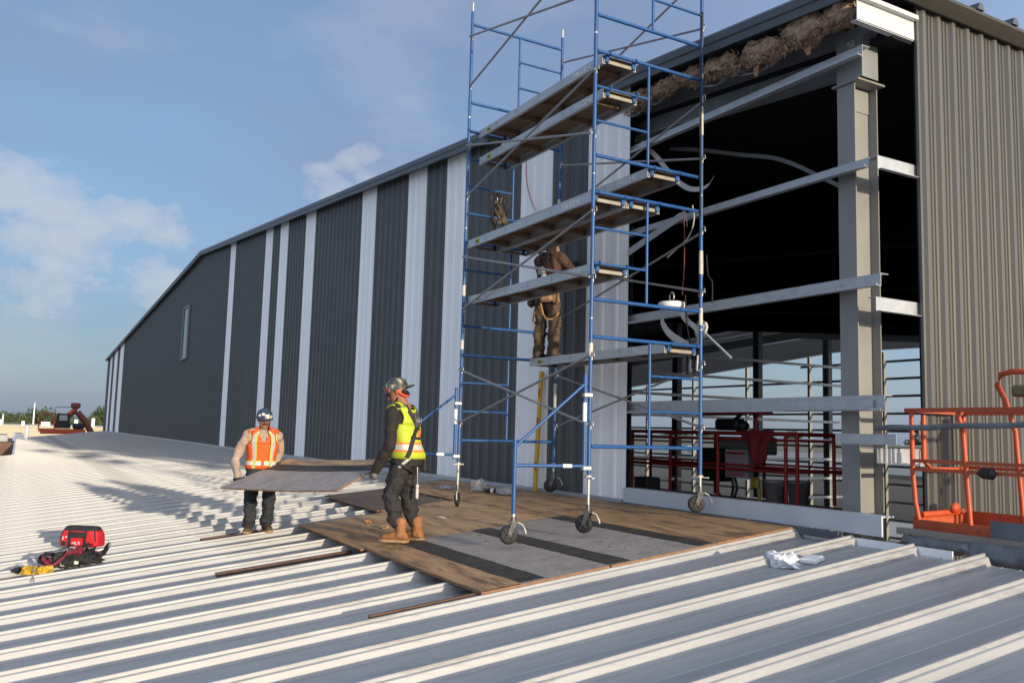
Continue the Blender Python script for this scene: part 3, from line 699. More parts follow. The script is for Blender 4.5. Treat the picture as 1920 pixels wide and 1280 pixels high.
batten(1.10, -2.8, -1.55, 'thin wooden batten sticking out from under the front corner of the deck', box=(.04, .092), m=mat('batten_brown', (.16, .085, .05), .8, var=.2), cat='batten')
# bits of plastic and rubbish on the deck
m_film = mat('clear_film', (.62, .62, .62), .22, trans=.55, alpha=.75, var=.1, vscale=20)
m_whitep = mat('white_plastic', (.78, .79, .80), .4, var=.05, vscale=10)
def crumple(c, r, sc_, seed, amp=.5):
    b = MB(); nu, nv = 18, 10; rings = []
    for j in range(nv+1):
        th = math.pi*j/nv; ring = []
        for k in range(nu):
            a = 2*math.pi*k/nu; d = Vector((math.sin(th)*math.cos(a), math.sin(th)*math.sin(a), -math.cos(th)))
            q = 1+amp*noise.noise(d*2.2+Vector((seed, 0, 0)))+amp*.6*noise.noise(d*6+Vector((0, seed, 0)))
            p = Vector((d.x*sc_[0], d.y*sc_[1], max(d.z, -.45)*sc_[2]))*r*max(q, .15); ring.append(Vector(c)+p+Vector((0, 0, .45*r*sc_[2])))
        rings.append(ring)
    return b.loft(rings, smooth=False)
def onroof(x, y, h=.045): return Vector((x, y, rz(y, h)))
crumple(onroof(-4.75, 1.18, .05), .13, (1.1, 1, .9), 2).solo('plastic_bag', m_film, 'crumpled clear plastic bag on the deck beside the wall', 'plastic bag')
crumple(onroof(-3.98, 1.22, .05), .13, (1.5, .8, .5), 9).solo('plastic_wrap', m_film, 'flattened clear wrapping next to the dark bottle on the deck', 'plastic wrap')
crumple(onroof(-5.6, 1.0, .05), .12, (1.8, .8, .25), 5).solo('plastic_wrap', m_film, 'flat scrap of clear wrapping behind the left front caster', 'plastic wrap')
bt = thing('drink_bottle', 'dark bottle with a white band lying on the deck by the wall', 'bottle', (-4.25, 1.15, rz(1.15, .045)))
bc = Vector((-4.25, 1.15, rz(1.15, .085))); ax = Vector((.85, .5, .03)).normalized()
b = MB(); b.lathe(bc-ax*.14, [(.02, 0), (.035, .01), (.036, .17), (.026, .21), (.013, .24), (.013, .28)], 14, ax); b.build('bottle', mat('bottle_dark', (.03, .008, .010), .15), bt)
b = MB(); b.lathe(bc-ax*.02, [(.0365, 0), (.037, .002), (.037, .05), (.0365, .052)], 14, ax); b.build('label_band', m_whitep, bt)
b = MB(); b.lathe(bc+ax*.139, [(.015, 0), (.015, .022), (.01, .024)], 12, ax); b.build('cap', m_rubber, bt)
for i, (x, y, col, lab) in enumerate(((-3.29, -1.19, (.50, .24, .08), 'orange wood chip on the tan plywood left of the boots'), (-2.68, -1.22, (.45, .30, .17), 'crumpled tan paper scrap right beside the brown boots'), (-2.75, -.42, (.5, .42, .33), 'small pale scrap on the bare tan plywood'), (-5.05, .95, (.6, .55, .5), 'tiny white scrap on the plywood near the far corner'))):
    crumple(onroof(x, y), .07 if i < 2 else .05, (1.3, .9, .3), 20+i, .6).solo('scrap', mat('scrap_%d' % i, col, .8), lab, 'scrap')
crumple(onroof(2.02, .72, -.076), .095, (1.5, 1.0, .85), 31, .8).solo('white_plastic_wad', m_whitep, 'crumpled white plastic wad on the bare ribs at the right', 'plastic')
b = MB(); b.bevbox(onroof(2.10, .98, -.05), (.16, .2, .05), .015, ROOFROT @ Matrix.Rotation(.3, 3, 'Z')); b.solo('white_tray', m_whitep, 'small white tray lying beside the plastic wad', 'tray')

# ------------------------------------------------------------------ the carried sheet
BA, BB_, BC, BD = Vector((-3.80, -3.0, .33)), Vector((-1.46, -2.25, .45)), Vector((-1.80, -1.50, .78)), Vector((-4.15, -2.05, .68))
cb = thing('plywood_sheet', 'grey coated plywood sheet carried between the two workers', 'plywood', ((BA+BB_+BC+BD)/4))
def PB(u, v, t=0):
    p = (BA*(1-u)+BB_*u)*(1-v)+(BD*(1-u)+BC*u)*v; n = (BB_-BA).cross(BD-BA).normalized()
    return p+n*(t-.02*math.sin(math.pi*u))
nx, ny = 14, 6
b = MB(); vs = [PB(i/nx, j/ny, .009) for j in range(ny+1) for i in range(nx+1)]
fs = [(j*(nx+1)+i, j*(nx+1)+i+1, (j+1)*(nx+1)+i+1, (j+1)*(nx+1)+i) for j in range(ny) for i in range(nx)]
b.add(vs, fs, True); b.build('top_face', m_grey, cb)
b = MB(); b.add([PB(i/nx, j/ny, -.009) for j in range(ny+1) for i in range(nx+1)], [tuple(reversed(f)) for f in fs], True)
loop = [(i/nx, 0) for i in range(nx)]+[(1, j/ny) for j in range(ny)]+[(1-i/nx, 1) for i in range(nx)]+[(0, 1-j/ny) for j in range(ny)]; n = len(loop)
b.add([PB(u, v, .0085) for u, v in loop]+[PB(u, v, -.009) for u, v in loop], [(k, n+k, n+(k+1) % n, (k+1) % n) for k in range(n)]); b.build('edge', m_edge, cb)
b = MB(); n = 24; vs = []
for i in range(n+1):
    u = i/n
    for v in (.60+.015*noise.noise(Vector((u*7, 0, 0))), .70, .80+.015*noise.noise(Vector((u*7, 5, 0)))): vs.append(PB(u, v, .012+.003*noise.noise(Vector((u*9, v*5, 3)))))
b.add(vs, [(i*3+k, i*3+3+k, i*3+4+k, i*3+1+k) for i in range(n) for k in range(2)], True); b.build('tar_paper_strip', m_tar, cb)
b = MB(); vs = []
for i in range(n+1):
    u = i/n
    for v in (.805, .90, .995): vs.append(PB(u, v, .0105))
b.add(vs, [(i*3+k, i*3+3+k, i*3+4+k, i*3+1+k) for i in range(n) for k in range(2)], True); b.build('bare_strip', m_ply2, cb)
# ------------------------------------------------------------------ people
def remesh(b, name, m, parent, voxel=.012, amp=0., sc_=7., smooth=4, seed=0.):
    # union of overlapping lofts as one continuous surface, then cloth-like noise along the normals
    me = b.mesh('tmp'); tmp = bpy.data.objects.new('tmp', me); COL.objects.link(tmp)
    md = tmp.modifiers.new('r', 'REMESH'); md.mode = 'VOXEL'; md.voxel_size = voxel; md.use_smooth_shade = True
    ms = tmp.modifiers.new('s', 'SMOOTH'); ms.factor = .5; ms.iterations = smooth
    dg = bpy.context.evaluated_depsgraph_get(); me2 = bpy.data.meshes.new_from_object(tmp.evaluated_get(dg)); bpy.data.objects.remove(tmp); bpy.data.meshes.remove(me)
    if amp:
        nn = [v.normal.copy() for v in me2.vertices]
        for v, q in zip(me2.vertices, nn):
            p = v.co; s_ = Vector((p.x*sc_+seed, p.y*sc_, p.z*sc_*1.5))
            v.co = p+q*amp*(noise.noise(s_)+.5*noise.noise(s_*2.3)-.15)
    me2.name = name; me2.materials.clear(); me2.materials.append(m)
    for p in me2.polygons: p.use_smooth = True
    o = bpy.data.objects.new(name, me2); COL.objects.link(o); o.parent = parent; ORG[o] = Vector((0, 0, 0)); return o
def limb(b, pts, n=14):
    # pts: (pos, r) or (pos, rx, ry, side)
    P = [Vector(p[0]) for p in pts]; rings = []
    for i, p in enumerate(pts):
        a = P[max(i-1, 0)]; c = P[min(i+1, len(P)-1)]; ax = c-a
        if len(p) == 2: rings.append(b.ring(P[i], ax, p[1], n, side=(1, 0, .01)))
        else: rings.append(b.ring(P[i], ax, p[1], n, side=p[3] if len(p) > 3 else (1, 0, .01), r2=p[2]))
    # rounded ends
    a0 = (P[0]-P[1]).normalized(); r0 = pts[0][1]; a1 = (P[-1]-P[-2]).normalized(); r1 = pts[-1][1]
    def sh(ring, c, d, k, off): return [c+(q-c)*k+d*off for q in ring]
    rings = [sh(rings[0], P[0], a0, .25, r0*.55), sh(rings[0], P[0], a0, .7, r0*.4)]+rings+[sh(rings[-1], P[-1], a1, .7, r1*.4), sh(rings[-1], P[-1], a1, .25, r1*.55)]
    b.loft(rings); return b
def hand(b, w, f, n, t, curl=(18, 25, 20), s=1., thick=.0):
    # w wrist, f finger direction, n palm normal (fingers curl towards n), t thumb side
    w, f, n, t = Vector(w), Vector(f).normalized(), Vector(n).normalized(), Vector(t).normalized()
    k = w+f*.095*s
    limb(b, [(w-f*.03, .030*s+thick, .024*s+thick, t), (w+f*.03*s, .038*s+thick, .019*s+thick, t), (k, .042*s+thick, .016*s+thick, t)])
    for i, (off, ln) in enumerate(((.030, .072), (.010, .080), (-.010, .075), (-.029, .058))):
        p = k+t*off*s-f*.01; pts = [(p, .0105*s+thick)]; a = 0; d = f+t*off*.8
        ax = d.cross(n).normalized()
        for q, c in enumerate(curl):
            a += R(c); dd = (Matrix.Rotation(a, 3, ax) @ d).normalized(); p = p+dd*ln*s*(.42, .32, .26)[q]; pts.append((p, (.0098, .0092, .0082)[q]*s+thick))
        limb(b, pts, 8)
    p = w+f*.03*s+t*.030*s
    limb(b, [(p, .014*s+thick), (p+f*.03*s+t*.026*s+n*.006, .012*s+thick), (p+f*.062*s+t*.030*s+n*.012, .0105*s+thick)], 8)
m_skin = mat('skin', (.36, .19, .12), .55, var=.06, vscale=15)
m_skin2 = mat('skin_ruddy', (.27, .115, .068), .5, var=.08, vscale=15)
m_hair = mat('dark_hair', (.015, .011, .009), .8, bump=.5, bscale=120)
m_eye = mat('eye_dark', (.02, .015, .012), .3); m_lip = mat('lip', (.26, .09, .07), .5)
def head(b, c, look, upv, s=1.):
    # one closed head: cranium, face, jaw, nose, ears
    c = Vector(c); f = Vector(look).normalized(); u = Vector(upv); u = (u-f*f.dot(u)).normalized(); r = f.cross(u)
    def P(x, y, z): return c+r*x*s+f*y*s+u*z*s
    rings = []
    for z, a, bf, bk, oy in ((-.118, .020, .020, .02, .055), (-.110, .040, .038, .03, .045), (-.085, .055, .052, .05, .035), (-.05, .066, .066, .075, .022), (-.015, .071, .076, .088, .012), (.02, .075, .084, .094, .004), (.055, .076, .084, .094, 0), (.085, .069, .076, .084, 0), (.108, .050, .056, .062, 0), (.122, .022, .026, .03, 0)):
        rings.append([P(a*math.cos(2*math.pi*k/20), oy+(bf if math.sin(2*math.pi*k/20) > 0 else bk)*math.sin(2*math.pi*k/20), z) for k in range(20)])
    b.loft(rings)
    limb(b, [(P(0, .086, .018), .009), (P(0, .100, -.008), .012), (P(0, .108, -.026), .014), (P(0, .094, -.036), .012)], 8)
    limb(b, [(P(-.045, .076, .034), .010), (P(0, .088, .036), .011), (P(.045, .076, .034), .010)], 8)
    for sg in (-1, 1): limb(b, [(P(sg*.074, -.005, .024), .012), (P(sg*.082, -.012, .008), .017), (P(sg*.078, -.004, -.022), .010)], 8)
    limb(b, [(P(0, -.01, -.05), .058), (P(0, -.02, -.11), .056), (P(0, -.035, -.19), .062)], 14)
    return P
def face_bits(par, P, eyes=True):
    for sg in (-1, 1):
        if eyes: b = MB(); b.sphere(P(sg*.031, .079, .016), .0095, 10, 6); b.build('eye', m_eye, par)
    b = MB(); limb(b, [(P(-.022, .083, -.062), .005), (P(0, .0905, -.060), .0068), (P(.022, .083, -.062), .005)], 8); b.build('mouth', m_lip, par)
def helmet(par, P, m, brim_dir=1, stickers=(), s=1.):
    b = MB(); rings = []
    for z, k in ((.028, 1.0), (.045, 1.0), (.075, .985), (.105, .90), (.128, .74), (.146, .50), (.156, .24), (.159, .03)):
        rings.append([P(.106*k*math.cos(2*math.pi*i/28), -.006+.126*k*math.sin(2*math.pi*i/28), z) for i in range(28)])
    b.loft(rings); hm = b.build('helmet', m, par)
    b = MB(); rings = []
    for z, k in ((.022, 1.0), (.022, 1.10), (.029, 1.11), (.034, 1.0)):
        rg = []
        for i in range(28):
            a = 2*math.pi*i/28; e = max(0, math.sin(a)*brim_dir)**2*.055*(1 if k > 1.05 else 0)
            rg.append(P(.107*k*math.cos(a), -.006+.127*k*math.sin(a)+e*brim_dir, z-(.012*max(0, math.sin(a)*brim_dir) if k > 1.05 else 0)))
        rings.append(rg)
    b.loft(rings, cap=False); b.build('brim', m, hm)
    b = MB(); limb(b, [(P(0, -.005-.13*1, .10), .010), (P(0, -.005, .158), .012), (P(0, .12, .10), .010)], 8); b.build('crown_ridge', m, hm)
    for a, z, w_, h_, mm in stickers:
        b = MB(); vs = []
        for i in range(5):
            for j in range(4):
                aa = a+(i/4-.5)*w_; zz = z+(j/3-.5)*h_; k = 1.015 if zz < .075 else max(.3, 1.015-.0016*((zz-.07)*1000)**1.05/1.0*.85) 
                kk = 1.012*math.sqrt(max(.05, 1-max(0, (zz-.045)/.118)**2.2)); vs.append(P(.108*kk*math.cos(aa), -.006+.128*kk*math.sin(aa), zz))
        b.add(vs, [(i*4+j, i*4+4+j, i*4+5+j, i*4+1+j) for i in range(4) for j in range(3)], True); b.build('sticker', mm, hm)
    return hm
def boot(par, ank, yaw_, m, ms, s=1., tall=True):
    rt_ = Matrix.Rotation(yaw_, 3, 'Z'); a = Vector(ank)
    T = lambda x, y, z: a+rt_ @ Vector((x, y, z))*s
    b = MB(); base = -.075
    limb(b, [(T(0, -.005, .115 if tall else .03), .072 if tall else .05), (T(0, -.01, .07 if tall else .015), .064 if tall else .05), (T(0, -.012, .0), .058), (T(0, -.01, -.04), .060)])
    rings = []
    for y, w_, h_ in ((-.085, .030, .05), (-.07, .040, .075), (-.02, .044, .085), (.04, .044, .085), (.09, .048, .066), (.14, .050, .054), (.175, .044, .046), (.20, .026, .032)):
        rings.append([T(w_*math.cos(t), y, base+max(0, h_/2+h_/2*1.15*math.sin(t))) for t in [2*math.pi*k/16 for k in range(16)]])
    b.loft(rings); bo = remesh(b, 'boot', m, par, .009, .003, 16)
    b = MB(); pts = [(.038, -.09), (.047, -.05), (.046, .03), (.053, .10), (.052, .16), (.034, .205), (-.034, .205), (-.052, .16), (-.053, .10), (-.046, .03), (-.047, -.05), (-.038, -.09)]
    b.prism([T(x, y, base-.022) for x, y in pts], (0, 0, .026*s)); b.build('sole', ms, bo)
    return bo
class Body:
    def __init__(s, H, lean=0., side=0., bulk=1.):
        s.bulk = bulk; s.k = H/1.75; s.lean = lean; s.side = side
    def sp(s, z):   # spine centre at height z (unscaled)
        t = max(0, z-.93); return Vector((s.side*t, s.lean*t*(1+.35*t), z))*1.0
    def tor(s, th, z, off=0.):
        c = s.sp(z); a, bf, bk = s.tr(z); x = math.cos(th); y = math.sin(th)
        return (c+Vector(((a+off)*math.copysign(abs(x)**.85, x), ((bf if y > 0 else bk)+off)*math.copysign(abs(y)**.85, y), 0)))*s.k
    def tr(s, z):
        T = ((.84, .155, .105, .125), (.93, .165, .115, .135), (1.03, .152, .110, .110), (1.15, .162, .118, .112), (1.28, .178, .125, .122), (1.38, .165, .105, .115), (1.44, .125, .080, .095), (1.49, .075, .065, .070))
        for i in range(len(T)-1):
            if z <= T[i+1][0]:
                t = max(0, (z-T[i][0])/(T[i+1][0]-T[i][0])); return [s.bulk*(T[i][j]*(1-t)+T[i+1][j]*t) for j in (1, 2, 3)]
        return [s.bulk*q for q in T[-1][1:]]
def torso(b, B, z0, z1, off, n=26):
    zs = [z0+(z1-z0)*i/10 for i in range(11)]
    b.loft([[B.tor(2*math.pi*k/n, z, off) for k in range(n)] for z in zs]); return b
def make_person(label, loc, facing, H, B, feet, knees, hands_, elbows, look, headc, mats, glove=True, handdirs=None, boot_yaw=(0, 0), curl=(18, 25, 20), tuck=False, lw=1.):
    rot = math.atan2(facing[1], facing[0])-math.pi/2
    p = thing('person', label, 'person', loc, rot); k = B.k
    hips = [Vector((sg*.092, 0, .90))*k for sg in (-1, 1)]
    sh = [(B.sp(1.405)+Vector((sg*.192*B.bulk, 0, 0)))*k for sg in (-1, 1)]
    # body: one continuous skin surface
    b = MB(); P = head(b, headc, look, (0, 0, 1), k*1.07)
    torso(b, B, .86, 1.43, -.02)
    limb(b, [(B.sp(1.38)*k, .10*k), (B.sp(1.47)*k, .062*k), (Vector(headc)-Vector((0, .01, .09))*k, .054*k)])
    for i in (0, 1):
        limb(b, [(hips[i], .08*k), (knees[i], .050*k), (Vector(feet[i])+Vector((0, 0, .08)), .036*k)])
        limb(b, [(sh[i], .052*k), (elbows[i], .036*k), (hands_[i], .025*k)])
        hd = handdirs[i]; hand(b, hands_[i], *hd, curl=curl, s=k)
    body = remesh(b, 'body', mats['skin'], p, .0075, 0, smooth=3)
    face_bits(body, P, mats.get('eyes', True))
    # trousers
    b = MB(); torso(b, B, .80, 1.02, .012)
    for i in (0, 1):
        kn = Vector(knees[i]); ft = Vector(feet[i]); h = hips[i]
        seg = [(h+Vector((0, 0, .02)), .112*k), (h.lerp(kn, .35)+Vector((0, .0, 0)), .106*k*lw), (h.lerp(kn, .75), .093*k*lw), (kn, .088*k*lw), (kn.lerp(ft, .35)+Vector((0, -.015, 0)), .086*k*lw)]
        seg += [(kn.lerp(ft, .48), .078*k*lw), (ft+Vector((0, -.005, .185)), .066*k)] if tuck else [(kn.lerp(ft, .7), .080*k*lw), (ft+Vector((0, -.005, .135)), .084*k*lw), (ft+Vector((0, 0, .085)), .080*k*lw)]
        limb(b, seg)
    remesh(b, 'trousers', mats['trousers'], p, .012, .022, 10, seed=loc[0])
    b = MB(); torso(b, B, .92, 1.42, .006)
    limb(b, [(B.sp(1.36)*k, .12*k), (B.sp(1.45)*k, .080*k), (B.sp(1.485)*k, .068*k)])
    for i in (0, 1):
        s_ = sh[i]; e = Vector(elbows[i]); hnd = Vector(hands_[i]); inw = Vector((-.05*(1 if i else -1), 0, .0))
        limb(b, [(s_+inw*1.6+Vector((0, 0, .005)), .092*k), (s_+Vector((0, 0, -.03)), .082*k), (s_.lerp(e, .4), .074*k), (s_.lerp(e, .8), .068*k), (e, .066*k), (e.lerp(hnd, .4), .064*k), (e.lerp(hnd, .75), .058*k), (e.lerp(hnd, .86), .052*k), (e.lerp(hnd, .93), .042*k)])
    remesh(b, 'shirt', mats['shirt'], p, .012, .012, 8, seed=loc[1])
    for i in (0, 1):
        if glove:
            b = MB(); hd = handdirs[i]; hand(b, hands_[i], *hd, curl=curl, s=k, thick=.0035); limb(b, [(Vector(hands_[i])-Vector(hd[0]).normalized()*.055, .042*k), (Vector(hands_[i]), .036*k)])
            remesh(b, 'glove', mats['glove'], p, .0065, .0, smooth=2)
        boot(p, Vector(feet[i])+Vector((0, 0, .105*k)), boot_yaw[i], mats['boot'], mats['sole'], 1.08*k, tuck)
    return p, P, body
def vest(p, B, m, open_front=None, hem=.90, off=.028):
    # sleeveless shell: full round below the armpit, two shoulder panels above
    b = MB(); n = 48; zs = [hem+(1.26-hem)*i/8 for i in range(9)]; k = B.k
    def pt(i, z, o):
        th = 2*math.pi*i/n; q = B.tor(th, z, o+.004*math.sin(th*5+z*9)+.012*max(0, (1.05-z)/.15)*(.5+.5*math.sin(th*3))); return q
    idx = [i for i in range(n)]
    gap = open_front or 0
    def keep(i): 
        a = (2*math.pi*(i+.5)/n-math.pi/2+math.pi) % (2*math.pi)-math.pi
        return abs(a) > gap
    vs = [pt(i, z, off) for z in zs for i in range(n)]; m1 = len(vs)
    fs = [(j*n+i, j*n+(i+1) % n, (j+1)*n+(i+1) % n, (j+1)*n+i) for j in range(8) for i in range(n) if keep(i)]
    b.add(vs, fs, True)
    # shoulder panels: columns of th that stay clear of the arm holes
    zs2 = [1.26+(1.455-1.26)*i/6 for i in range(7)]
    for rng in ((math.pi*.18, math.pi*.82), (math.pi*1.16, math.pi*1.84)):
        cols = 14; vs = []
        for j, z in enumerate(zs2):
            sq = .22*math.sin(math.pi*min(1, j/5)) if j < 6 else 0
            for i in range(cols+1):
                th = rng[0]+(rng[1]-rng[0])*i/cols; mid = (rng[0]+rng[1])/2; th = mid+(th-mid)*(1-sq*.9)
                vs.append(B.tor(th, z, off if z < 1.4 else off+.012))
        c1 = cols+1; front = rng[0] < math.pi
        fs = []
        for j in range(6):
            for i in range(cols):
                if front and gap and abs(i+.5-cols/2) < 3.6*(j/6)**1.5+.3: continue
                if not front and j > 4 and abs(i+.5-cols/2) < 2: continue
                fs.append((j*c1+i, j*c1+i+1, (j+1)*c1+i+1, (j+1)*c1+i))
        b.add(vs, fs, True)
    # bridges over the shoulders
    for sg in (1, -1):
        vs = []
        for j in range(7):
            t = j/6; 
            for i in range(5):
                x = sg*(.065+.130*i/4)*B.bulk; a = B.sp(1.452); y = .092*(1-2*t)*(1-.15*i/4); z = 1.452+.050*math.sin(math.pi*t)-.10*(i/4)*.45
                vs.append((a+Vector((x, y, z-1.452+.006)))*k)
        b.add(vs, [(j*5+i, j*5+i+1, j*5+6+i, j*5+5+i) for j in range(6) for i in range(4)], True)
    o = b.build('vest', m, p); sd = o.modifiers.new('th', 'SOLIDIFY'); sd.thickness = .006; sd.offset = 1
    return o
def band(par, B, z0, z1, m, name='reflective_band', off=.036, th0=0, th1=2*math.pi, n=40, dz=lambda t: 0):
    b = MB(); vs = []
    for i in range(n+1):
        th = th0+(th1-th0)*i/n
        for z in (z0, z1): vs.append(B.tor(th, z+dz(th), off+.004*math.sin(th*5+z*9)+.012*max(0, (1.05-z)/.15)*(.5+.5*math.sin(th*3))))
    b.add(vs, [(i*2, i*2+2, i*2+3, i*2+1) for i in range(n)], True); return b.build(name, m, par)
def strap(par, B, ths, zs, m, wd=.045, off=.042, name='strap', t=.006):
    b = MB(); n = 14; pts = []; ws = []
    for i in range(n+1):
        u = i/n*(len(ths)-1); j = min(int(u), len(ths)-2); f = u-j
        th = ths[j]*(1-f)+ths[j+1]*f; z = zs[j]*(1-f)+zs[j+1]*f; pts.append(B.tor(th, z, off))
    for i in range(n+1):
        d = pts[min(i+1, n)]-pts[max(i-1, 0)]; c = B.sp(pts[i].z/B.k)*B.k; nn = pts[i]-c; nn.z = 0; ws.append(d.cross(nn).normalized()*wd)
    b.ribbon(pts, ws, t); return b.build(name, m, par)
m_vy = mat('vest_lime', (.43, .50, .03), .7, var=.08, vscale=8, bump=.2, bscale=25)
m_vo = mat('vest_orange', (.66, .10, .012), .7, var=.08, vscale=8, bump=.2, bscale=25)
m_refl = mat('reflective_silver', (.62, .62, .57), .35, .2, var=.1, vscale=20)
m_limeb = mat('lime_binding', (.56, .62, .10), .7)
m_ob = mat('orange_binding', (.85, .20, .03), .7)
m_black = mat('black_webbing', (.016, .015, .017), .75, var=.2, vscale=30)
m_sole = mat('boot_sole', (.34, .21, .11), .8, var=.15)
m_camo = mat('helmet_camo', (.03, .035, .032), .4, col2=(.05, .06, .05), dirt=((.42, .38, .27), 12, .50), vscale=14)
m_navy = mat('helmet_navy', (.03, .05, .085), .35, var=.1, vscale=8)
m_wsk = mat('sticker_white', (.72, .70, .66), .5, var=.15, vscale=60)
m_red = mat('strap_red', (.48, .03, .025), .6)

# --- worker in the yellow vest, back half turned to the camera
z2 = rz(-1.44, .055); loc2 = (-1.52, -1.42, z2)
B2 = Body(1.80, lean=.17, side=-.03, bulk=1.01)
face2 = Vector((-.80, -.60, 0)).normalized()
def loc_of(world, loc, facing):
    d = Vector(world)-Vector(loc); f = Vector((facing[0], facing[1], 0)).normalized(); r_ = Vector((f.y, -f.x, 0)); return Vector((d.dot(r_), d.dot(f), d.z))
hl2 = loc_of(PB(1.015, .50, -.012), loc2, face2); hr2 = loc_of(PB(1.015, .86, -.012), loc2, face2)
k2 = B2.k
bd = loc_of(Vector(loc2)+(BA-BB_), loc2, face2).normalized(); bn = loc_of(Vector(loc2)+(BB_-BA).cross(BD-BA).normalized(), loc2, face2); bv = loc_of(Vector(loc2)+(BD-BA), loc2, face2).normalized()
hl2 -= bd*.075; hr2 -= bd*.075
mats2 = dict(skin=m_skin2, trousers=mat('trousers_black', (.021, .019, .021), .8, var=.25, vscale=10, bump=.3, bscale=30), shirt=mat('hoodie_black_brown', (.020, .014, .013), .85, var=.2, vscale=12, bump=.3, bscale=40),
             glove=mat('glove_grey', (.12, .115, .11), .8, var=.4, vscale=25), boot=mat('boot_tan_orange', (.27, .115, .042), .75, var=.3, vscale=12, bump=.4, bscale=30), sole=m_sole, eyes=False)
p2, P2, body2 = make_person('person in lime yellow safety vest and tan boots carrying the near end of a sheet', loc2, face2, 1.8, B2,
    [Vector((-.13, .0, 0)), Vector((.13, -.06, 0))], [Vector((-.14, .13, .50))*1, Vector((.13, .075, .50))], [hl2, hr2],
    [hl2*.50+Vector((-.30, -.02, 1.40*k2))*.5+Vector((-.05, -.10, -.02)), hr2*.5+Vector((.27, .05, 1.40*k2))*.5+Vector((.09, -.12, -.02))],
    (-.28, .86, -.38), (B2.sp(1.47)+Vector((-.01, .045, .135)))*k2, mats2, True, [(bd, bn, -bv), (bd, bn, -bv)], (R(8), R(-12)), (8, 12, 10), True, 1.05)
vs2 = vest(p2, B2, m_vy, .10, .89)
band(vs2, B2, .985, 1.045, m_refl); band(vs2, B2, 1.046, 1.066, m_ob); band(vs2, B2, .962, .984, m_ob)
for sg in (-1, 1):
    strap(vs2, B2, [-math.pi/2+sg*.62, -math.pi/2+sg*.32, -math.pi/2, -math.pi/2-sg*.55, -math.pi/2-sg*1.1], [1.47, 1.38, 1.24, 1.06, .90], m_black, .05, name='harness_strap')
    strap(vs2, B2, [math.pi/2-sg*.85, math.pi/2-sg*.75, math.pi/2-sg*.6], [1.46, 1.25, .92], m_black, .045, name='harness_strap')
strap(vs2, B2, [-math.pi/2-.55, -math.pi/2, -math.pi/2+.55], [1.12, 1.11, 1.12], m_black, .03, name='harness_strap')
b = MB(); c = B2.tor(-math.pi/2, 1.31, .05); b.bevbox(c, (.10, .035, .17), .012, Matrix.Rotation(-.15, 3, 'X')); b.build('dorsal_pad', mat('harness_pad', (.05, .048, .055), .7), vs2)
for sg in (-1, 1): b = MB(); b.path([c+Vector((sg*.03+.022*math.cos(a), -.028, -.01+.035*math.sin(a))) for a in [i*math.pi/5 for i in range(10)]], .006, 6, True); b.build('d_ring', m_brace, vs2)
b = MB(); b.bevbox(B2.tor(-math.pi/2+.1, 1.155, .042), (.055, .01, .09), .004); b.build('tag', m_ob, vs2)
for sg in (-1, 1):   # leg loops
    b = MB(); ctr = Vector((sg*.10, .02, .80))*k2; b.path([ctr+Vector((.128*math.cos(a), .128*math.sin(a), .05*sg*math.cos(a)+.04*math.sin(a))) for a in [i*2*math.pi/18 for i in range(18)]], .016, 6, True); b.build('leg_loop', m_black, p2)
b = MB(); b.path([B2.tor(-math.pi/2-.9, .90, .03), Vector((-.20, -.03, .82))*k2, Vector((-.17, .08, .74))*k2], .02, 6); b.build('leg_strap', m_refl, p2)
# lanyard and tool hanging between the legs
b = MB(); b.path([Vector((0, -.12, .80))*k2, Vector((.0, -.125, .70))*k2, Vector((.01, -.12, .60))*k2], .006, 6); ln = b.build('lanyard', m_zinc, p2)
b = MB(); b.lathe(Vector((.01, -.12, .46))*k2, [(.012, 0), (.018, .01), (.018, .10), (.012, .12), (.02, .13), (.02, .15), (.008, .16)], 10); b.build('snap_hook', m_tape, ln)
b = MB(); b.bevbox(Vector((.20, -.06, .82))*k2, (.05, .12, .16), .015); b.build('pouch', m_black, p2)
hm = helmet(body2, P2, m_camo, -1, [(.6, .075, .7, .035, m_wsk), (2.4, .06, .5, .03, m_red), (1.9, .09, .5, .04, m_camo)])
b = MB(); b.loft([[P2(x*1.02, y, z) for x, y, z in ((-.062, .074, .032), (.062, .074, .032), (.066, .086, .014), (.03, .097, -.006), (0, .094, .010), (-.03, .097, -.006), (-.066, .086, .014))], [P2(x*1.02, y+.006, z) for x, y, z in ((-.062, .074, .032), (.062, .074, .032), (.066, .086, .014), (.03, .097, -.006), (0, .094, .010), (-.03, .097, -.006), (-.066, .086, .014))]], smooth=False); b.build('sunglasses', m_eye, body2)
b = MB(); limb(b, [(P2(-.066, .0, -.055), .014), (P2(-.052, .052, -.098), .018), (P2(0, .078, -.108), .020), (P2(.052, .052, -.098), .018), (P2(.066, 0, -.055), .014)], 10); remesh(b, 'beard', m_hair, body2, .007, .004, 40)
b = MB(); b.path([P2(-.09, -.01, .02), P2(-.07, -.06, -.05), P2(0, -.095, -.075), P2(.07, -.06, -.05), P2(.09, -.01, .02)], .014, 8); b.build('neck_strap', mat('strap_orange_red', (.75, .07, .03), .6), body2)
b = MB(); limb(b, [(P2(-.05, -.075, -.02), .03), (P2(0, -.09, -.045), .034), (P2(.05, -.075, -.02), .03)], 10); b.build('hair', m_hair, body2)

